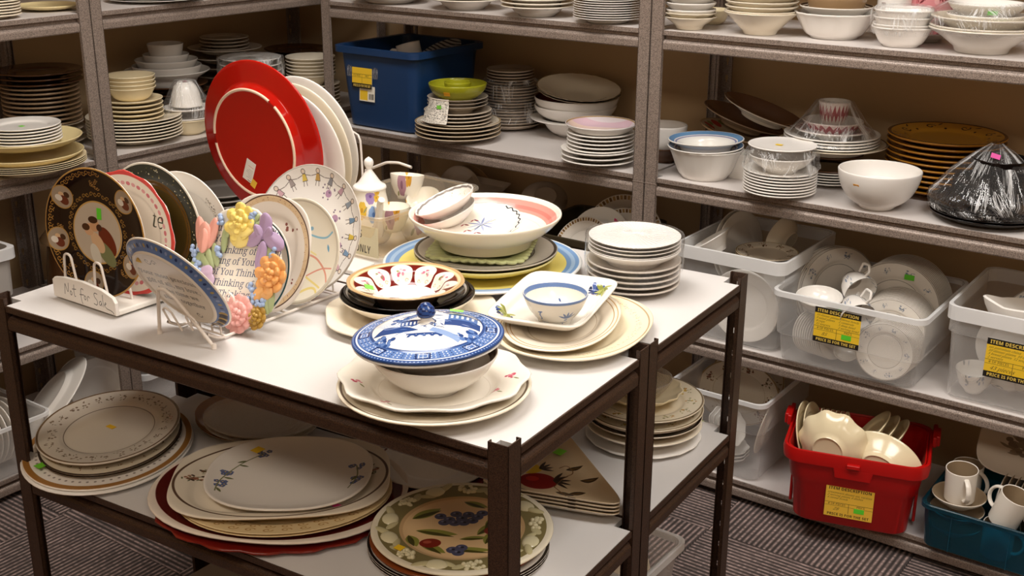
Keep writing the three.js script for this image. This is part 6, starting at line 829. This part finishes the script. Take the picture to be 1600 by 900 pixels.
  row(6, loc(-0.092, 0.212, -0.03), [0.0125, 0, -0.0032], [0.92, 0.25, -0.24], dishGeo({ kind: 'coupe', R: 0.05, H: 0.011, t: 0.0035, lobes: 8, amp: 0.03 }), iv, 'small cream saucer', 'in the red bin', 'small saucers in the red bin', { name: 'saucer', cat: 'saucer' });
  { const p = loc(-0.02, 0.06, -0.045); stack({ x: p[0], z: p[2], h: p[1], runs: [[0.058, p[1] + 0.09, 4, 'redbinbowl']] }, 'pile at the back of the red bin'); }
  row(3, loc(0.022, 0.225, -0.02), [0.024, -0.008, -0.0064], [-0.72, 0.62, 0.2], dishGeo({ kind: 'plate', R: 0.072, H: 0.016, t: 0.004 }), iv, 'cream plate', 'leaning across the red bin', 'plates leaning across the red bin');
  { const p = loc(0.1, 0.085, -0.06), c = group('cup', p); part('cup_body', lathe([[0.0001, 0], [0.026, 0], [0.04, 0.02], [0.047, 0.065], [0.045, 0.065], [0.038, 0.022], [0.0001, 0.006]], 36), P.ivory, c); part('handle', tube([[0.045, 0.055, 0], [0.066, 0.058, 0], [0.07, 0.035, 0], [0.04, 0.02, 0]], 0.0045), P.ivory, c); tag(c, 'cream cup standing at the back of the red bin', 'cup'); const p2 = loc(0.1, 0.02, -0.06), c2 = c.clone(); c2.name = numbered('cup'); c2.position.set(...p2); c2.rotation.set(0.4, 1.9, 0.8); tag(c2, 'cream cup tipped over at the right back of the red bin', 'cup'); c2.userData.label = 'cream cup tipped over at the right back of the red bin'; }
  // teal tub, cut by the right edge
  const tealP = phys({ color: 0x2a9fb8, transmission: 0.93, roughness: 0.28, thickness: 0, ior: 1.4, side: THREE.DoubleSide });
  const T = tub({ x0: -0.705, x1: -0.39, z0: -2.748, z1: -3.05, y: 0.0725, h: 0.125, inset: 0.008, mat: tealP, rimMat: tealP, rimH: 0.01, rim: 0.006, r: 0.03, name: 'storage_bin' });
  for (const x of [-0.075, 0.065]) part('seam', rbox(0.0015, 0.1, 0.001, 0.0004, x, 0.058, 0.1435), std({ color: 0x07465c, roughness: 0.4 }), T); tag(T, 'see-through teal plastic tub of mugs on the bottom shelf, right edge', 'storage bin');
  const mugM = std({ color: '#ece5da', roughness: 0.25 }), mugIn = glaze('#9a8468', { r: 0.3 });
  const mug = (p, r, lb) => { const c = group('mug', p); part('mug_body', lathe([[0.0001, 0], [0.034, 0], [0.037, 0.004], [0.038, 0.05], [0.0395, 0.088], [0.0385, 0.09], [0.037, 0.0885]], 40), mugM, c); part('mug_inside', lathe([[0.0372, 0.0884], [0.0355, 0.05], [0.034, 0.01], [0.0001, 0.008]], 40), mugIn, c, 'tan inside'); part('handle', loft(Array.from({ length: 15 }, (_, i) => { const t = i / 14, a = -Math.PI / 2 + t * Math.PI, cx = 0.037 + Math.cos(a) * 0.027, cy = 0.048 - Math.sin(a) * 0.03; return Array.from({ length: 10 }, (_, j) => { const b = j / 10 * TAU, u = Math.cos(b) * 0.0042, v = Math.sin(b) * 0.0065; return [cx + Math.cos(a) * u, cy - Math.sin(a) * u, v]; }); }), true, true), mugM, c); c.rotation.order = 'YXZ'; c.rotation.set(...r); return tag(c, lb, 'mug'); };
  type('tealbowl', 'white bowl with tan inside', 'bowl', 'bowl', 'bowl', mugIn, mugM, { hr: 0.5 });
  { const s = { x: -0.63, z: -2.83, h: 0.1, runs: [[0.063, 0.212, 3, 'tealbowl']] }; stack(s, 'nest in the teal tub'); }
  mug([-0.628, 0.2, -2.825], [0.05, -1.0, -0.06], 'white mug standing in the bowls of the teal tub');
  mug([-0.515, 0.18, -2.81], [0.05, 2.75, 0.3], 'white mug with handle at left, at the front of the teal tub'); mug([-0.52, 0.082, -2.815], [0, -0.1, 0], 'white mug seen through the teal front wall');
  mug([-0.435, 0.2, -2.82], [0.1, 1.4, 0.1], 'white mug cut off by the right photo edge in the teal tub');
  mug([-0.645, 0.15, -2.955], [0, -0.4, 0], 'white mug at the back left of the teal tub');
  row(8, [-0.535, 0.168, -2.945], [0.016, 0, 0.003], [0.93, 0.1, 0.1], dishGeo({ kind: 'plate', R: 0.078, H: 0.016, t: 0.0035 }), [mugIn, mugM], 'white plate', 'standing in the teal tub', 'plates standing in the teal tub');
  upright('platter', dishGeo({ kind: 'coupe', R: 0.135, H: 0.018, t: 0.004, b: 0.7, sq: 4 }), [print(c => { spray(c, -30, -20, 120, 60, ['#8a7a66', '#8f7f6c', '#7d6d5c']); }, '#cdbfae'), mugM], { c: [-0.5, 0.318, -3.0], n: [0.05, 0.62, 0.78] }, 'rounded square platter leaning over the teal tub', 'platter');
  { const p = [-0.4174,0.03,-2.7813], m = part(numbered('plate'), dishGeo({ kind: 'plate', R: 0.1, H: 0.02, t: 0.004 }), [P.blueRimBowl, P.white]); m.position.set(p[0] + 0.03, 0.004, p[2]); tag(m, 'blue-rimmed plate on the carpet at the bottom right photo corner', 'plate'); }
}
// ---------------------------------------------------------------- blue bin on the second shelf
{ const blue = std({ color: 0x16365f, roughness: 0.38 }), g = tub({ x0: -2.742, x1: -2.386, z0: -2.795, z1: -3.165, y: 0.9095, h: 0.262, inset: 0.018, mat: blue, rimMat: blue, rimH: 0.02, rim: 0.014, r: 0.035, name: 'storage_bin' });
  const d = 0.37 / 2 - 0.014;
  labelOn(g, labelTex(['', ''], ''), 0.086, 0.098, -0.062, 0.18, d - 0.004, { rx: -0.06 });
  const l2 = canvasTex(256, 192, (c, w, h) => { c.fillStyle = '#efe8d8'; c.fillRect(0, 0, w, h); c.fillStyle = '#f0c62e'; c.fillRect(8, 60, 130, 120); c.fillStyle = '#2a2420'; for (let x = 160; x < 236; x += 9) c.fillRect(x, 96, 4 + rnd() * 3, 70); for (let k = 0; k < 3; k++) { c.fillStyle = '#a59a8a'; c.fillRect(16, 16 + k * 14, 120 + rnd() * 90, 5); } });
  const p = part('barcode_label', new THREE.BoxGeometry(0.066, 0.05, 0.0009), std({ map: l2, roughness: 0.6 }), g, 'white and yellow barcode label'); p.position.set(-0.046, 0.114, d - 0.0075); p.rotation.x = -0.06;
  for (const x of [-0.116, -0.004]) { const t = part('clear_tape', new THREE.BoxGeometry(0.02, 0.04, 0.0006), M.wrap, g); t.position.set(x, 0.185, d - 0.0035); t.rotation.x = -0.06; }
  tag(g, 'deep blue plastic bin on the second shelf with a yellow label', 'storage bin');
  const c = group('mug', [-2.52, 1.09, -2.95], 0.4); part('mug_body', lathe([[0.0001, 0], [0.036, 0], [0.04, 0.09], [0.038, 0.09], [0.034, 0.006], [0.0001, 0.006]], 36), P.grey, c); part('handle', tube([[-0.038, 0.075, 0], [-0.06, 0.08, 0], [-0.068, 0.05, 0], [-0.038, 0.02, 0]], 0.0055), P.grey, c); c.rotation.z = 0.25; tag(c, 'pale mug with its handle showing inside the blue bin', 'mug');
  stack({ x: -2.57, z: -2.98, h: 0.918, runs: [[0.105, 1.075, 6, 'stone']] }, 'pile deep inside the blue bin');
  upright('plate', dishGeo({ kind: 'plate', R: 0.075, H: 0.014, t: 0.003 }), [print(c => { for (let k = -5; k < 6; k++) { c.fillStyle = '#4a423c'; c.fillRect(-256, k * 44, 512, 18); } }, '#cfc8bf'), P.stone], { c: [-2.48, 1.15, -3.03], n: [-0.15, 0.9, 0.4] }, 'striped plate inside the blue bin', 'plate'); }
// ---------------------------------------------------------------- back shelf behind the table
{ const dim = P.stone; const at = [
    [[-2.6234,0.6251,-3.14], 0.068, P.stone, 'small greyish plate standing behind the clear box, back wall', 'plate'],
    [[-2.5135,0.6291,-3.17], 0.098, P.stone, 'greyish plate standing behind the small one, back wall', 'plate'],
    [[-2.4938,0.6282,-3.2], 0.098, P.tan, 'tan plate rearmost of those standing behind the clear box', 'plate']];
  at.forEach(([c, R, m, lb, cat], k) => upright('plate', dishGeo({ kind: 'plate', R, H: 0.016, t: 0.004 }), [m, m], { c, n: [0.0, 0.12, 0.99] }, lb, cat));
  stack({ x: -2.59, z: -3.05, h: 0.471, runs: [[0.11, 0.5, 4, 'stone'], [0.09, 0.525, 3, 'dim']] }, 'pile under the plates at the back wall'.replace('under the plates at the back wall', 'low behind the clear box'));
  { const c = [-2.3979,0.6746,-3.16], m = part(numbered('tray'), loft([rrLoop(0.12, 0.1, 0.01, 0), rrLoop(0.15, 0.13, 0.012, 0.02), rrLoop(0.146, 0.126, 0.012, 0.02), rrLoop(0.116, 0.096, 0.01, 0.004)], true, true), P.stone); m.position.set(c[0] + 0.01, c[1] - 0.012, c[2] + 0.01); m.rotation.set(0.15, 0.2, -0.12); tag(m, 'square greyish tray beside the plates on the back wall', 'tray'); stack({ x: c[0] + 0.01, z: c[2] + 0.01, h: 0.471, runs: [[0.09, c[1] - 0.03, 12, 'stone']] }, 'pile under the square greyish tray'); }
  { const c = [-2.1322,0.6762,-3.14]; upright('dish', dishGeo({ kind: 'bowl', R: 0.075, H: 0.05, t: 0.004, b: 0.8 }), [P.stone, P.stone], { c, n: [0.55, 0.5, 0.67] }, 'greyish dish leaning on the back wall right of the tray', 'dish', { back: true }); stack({ x: c[0], z: c[2] + 0.03, h: 0.471, runs: [[0.08, c[1] - 0.075, 9, 'dim']] }, 'pile under the leaning greyish dish'); }
  tag(tub({ x0: -2.02, x1: -1.68, z0: -2.82, z1: -3.18, y: 0.472, h: 0.2, mat: std({ color: 0x3a3222, roughness: 0.4 }), name: 'storage_bin', r: 0.03 }), 'dark bin holding patterned plates left of the double post', 'storage bin');
  const G = [P.greekRim, P.white];
  const st = (m, x, z) => sticker(m, x, 0.0145, z, '#e0407c', 0.022, 0.012);
  st(upright('plate', dishGeo({ kind: 'plate', R: 0.138, H: 0.018, t: 0.004 }), G, { c: [-1.7463,0.6413,-3.0], n: [0.02, 0.25, 0.97] }, 'largest brown-edged plate behind the double post, pink sticker at right', 'plate'), 0.112, -0.04);
  upright('plate', dishGeo({ kind: 'plate', R: 0.12, H: 0.018, t: 0.004 }), G, { c: [-1.7153,0.6306,-2.96], n: [0.02, 0.25, 0.97] }, 'brown-edged plate second behind the double post', 'plate');
  st(upright('plate', dishGeo({ kind: 'plate', R: 0.115, H: 0.018, t: 0.004 }), [P.plain, P.white], { c: [-1.7816,0.6384,-2.92], n: [-0.05, 0.32, 0.95] }, 'plain plate with pink sticker left of the double post', 'plate'), 0.045, -0.085);
  upright('plate', dishGeo({ kind: 'plate', R: 0.105, H: 0.018, t: 0.004 }), [P.greekRim, P.white], { c: [-1.8113,0.6272,-2.87], n: [-0.1, 0.45, 0.9] }, 'brown-edged plate foremost, beside the yellow platter', 'plate');
}
// ---------------------------------------------------------------- low left shelves
{ const greyT = phys({ color: 0xd8d2cc, transmission: 0.5, roughness: 0.6, thickness: 0, ior: 1.4, side: THREE.DoubleSide });
  tag(tub({ x0: -3.25, x1: -2.865, z0: -1.25, z1: -1.69, y: 0.441, h: 0.3, inset: 0.016, mat: greyT, rimMat: M.clearRim, rimH: 0.03, rim: 0.012, r: 0.03, step: 0.55, name: 'storage_bin' }), 'milky plastic bin at the left photo edge', 'storage bin');
  { const c = [-3.13, 0.441, -2.02], g = group('pot', c); part('pot_body', lathe([[0.0001, 0], [0.075, 0], [0.085, 0.02], [0.078, 0.1], [0.07, 0.17], [0.068, 0.19], [0.064, 0.19], [0.066, 0.17], [0.0001, 0.02]]), P.brown, g); part('lid', lathe([[0.085, 0.19], [0.088, 0.2], [0.07, 0.222], [0.03, 0.236], [0.0001, 0.238], [0.0001, 0.19]]), P.tan, g); tag(g, 'brown lidded pot behind the black portrait plate, left wall', 'pot');
    stack({ x: -3.05, z: -1.87, h: 0.441, runs: [[0.06, 0.5, 2, 'brown']] }, 'low pair beside the brown pot'); }
  type('marble', 'pinkish red plate', 'plate', 'plate', 'coupe', print(c => { for (let k = 0; k < 40; k++) { c.strokeStyle = ['#a04a48', '#c98a86', '#8a3434', '#d9a8a0'][k % 4]; c.lineWidth = rr(3, 10); const y = rr(-250, 250); c.beginPath(); c.moveTo(-256, y); c.quadraticCurveTo(0, y + rr(-30, 30), 256, y + rr(-20, 20)); c.stroke(); } }, '#a85a56'), glaze('#8a4440'), { hr: 0.16 });
  stack({ x: -3.09, z: -2.41, h: 0.441, runs: [[0.075, 0.6, 11, 'dim'], [0.088, 0.662, 4, 'marble', { rim: 1 }]] }, 'pile left of the red charger');
  stack({ x: -3.17, z: -2.66, h: 0.441, runs: [[0.1, 0.6, 10, 'stone'], [0.125, 0.655, 3, 'white', { rim: 1 }]] }, 'pile close behind the red charger');
  for (const [x, y, z, r] of [[-3.24, 0.6, -2.3, 0.3], [-3.22, 0.585, -2.36, 0.2]]) { const g = group('cup', [x, y, z]); part('cup_body', lathe([[0.0001, 0], [0.028, 0], [0.036, 0.03], [0.04, 0.08], [0.037, 0.08], [0.033, 0.03], [0.0001, 0.008]]), P.darkbrown, g); part('handle', tube([[0.038, 0.065, 0], [0.058, 0.062, 0], [0.058, 0.03, 0], [0.034, 0.022, 0]], 0.005), P.darkbrown, g); g.rotation.z = r; tag(g, z > -2.35 ? 'dark brown cup, left one of two tipped cups by the wall' : 'dark brown cup, right one of two tipped cups by the wall', 'cup'); }
  stack({ x: -3.235, z: -2.33, h: 0.441, runs: [[0.07, 0.59, 10, 'brown']] }, 'pile under the tipped dark cups');
  // bottom level
  upright('platter', dishGeo({ kind: 'plate', R: 0.165, H: 0.024, t: 0.005, seg: 80, b: 0.95 }), [P.white, P.white], { c: [-2.98, 0.207, -1.796], n: [-0.395, 0.70, 0.59] }, 'white platter leaning with its back out on the lowest left shelf', 'platter', { back: true });
  row(4, [-3.09, 0.17, -1.99], [0.016, 0, -0.004], [0.9, 0.15, 0.4], dishGeo({ kind: 'plate', R: 0.09, H: 0.016, t: 0.004 }), [P.white, P.grey], 'white plate', 'behind the leaning platter', 'plates on edge behind the leaning white platter');
  tag(tub({ x0: -3.28, x1: -2.88, z0: -1.3, z1: -1.735, y: 0.072, h: 0.16, inset: 0.012, mat: M.clearPP, rimMat: M.clearRim, rimH: 0.01, rim: 0.006, name: 'storage_bin' }), 'clear plastic bin on the lowest left shelf at the photo edge', 'storage bin');
  row(9, [-2.99, 0.18, -1.5], [-0.0005, 0, -0.018], [0.12, 0.12, 0.98], dishGeo({ kind: 'plate', R: 0.09, H: 0.016, t: 0.004 }), [P.white, P.grey], 'white plate', 'in the lowest left bin', 'plates on edge in the lowest left bin');
  tag(tub({ x0: -3.3, x1: -2.92, z0: -2.08, z1: -2.34, y: 0.072, h: 0.13, mat: M.clearPP, rimMat: M.clearRim, name: 'storage_bin' }), 'low clear bin on the bottom left shelf, seen under the table', 'storage bin');
}
renderer.render(scene, camera);
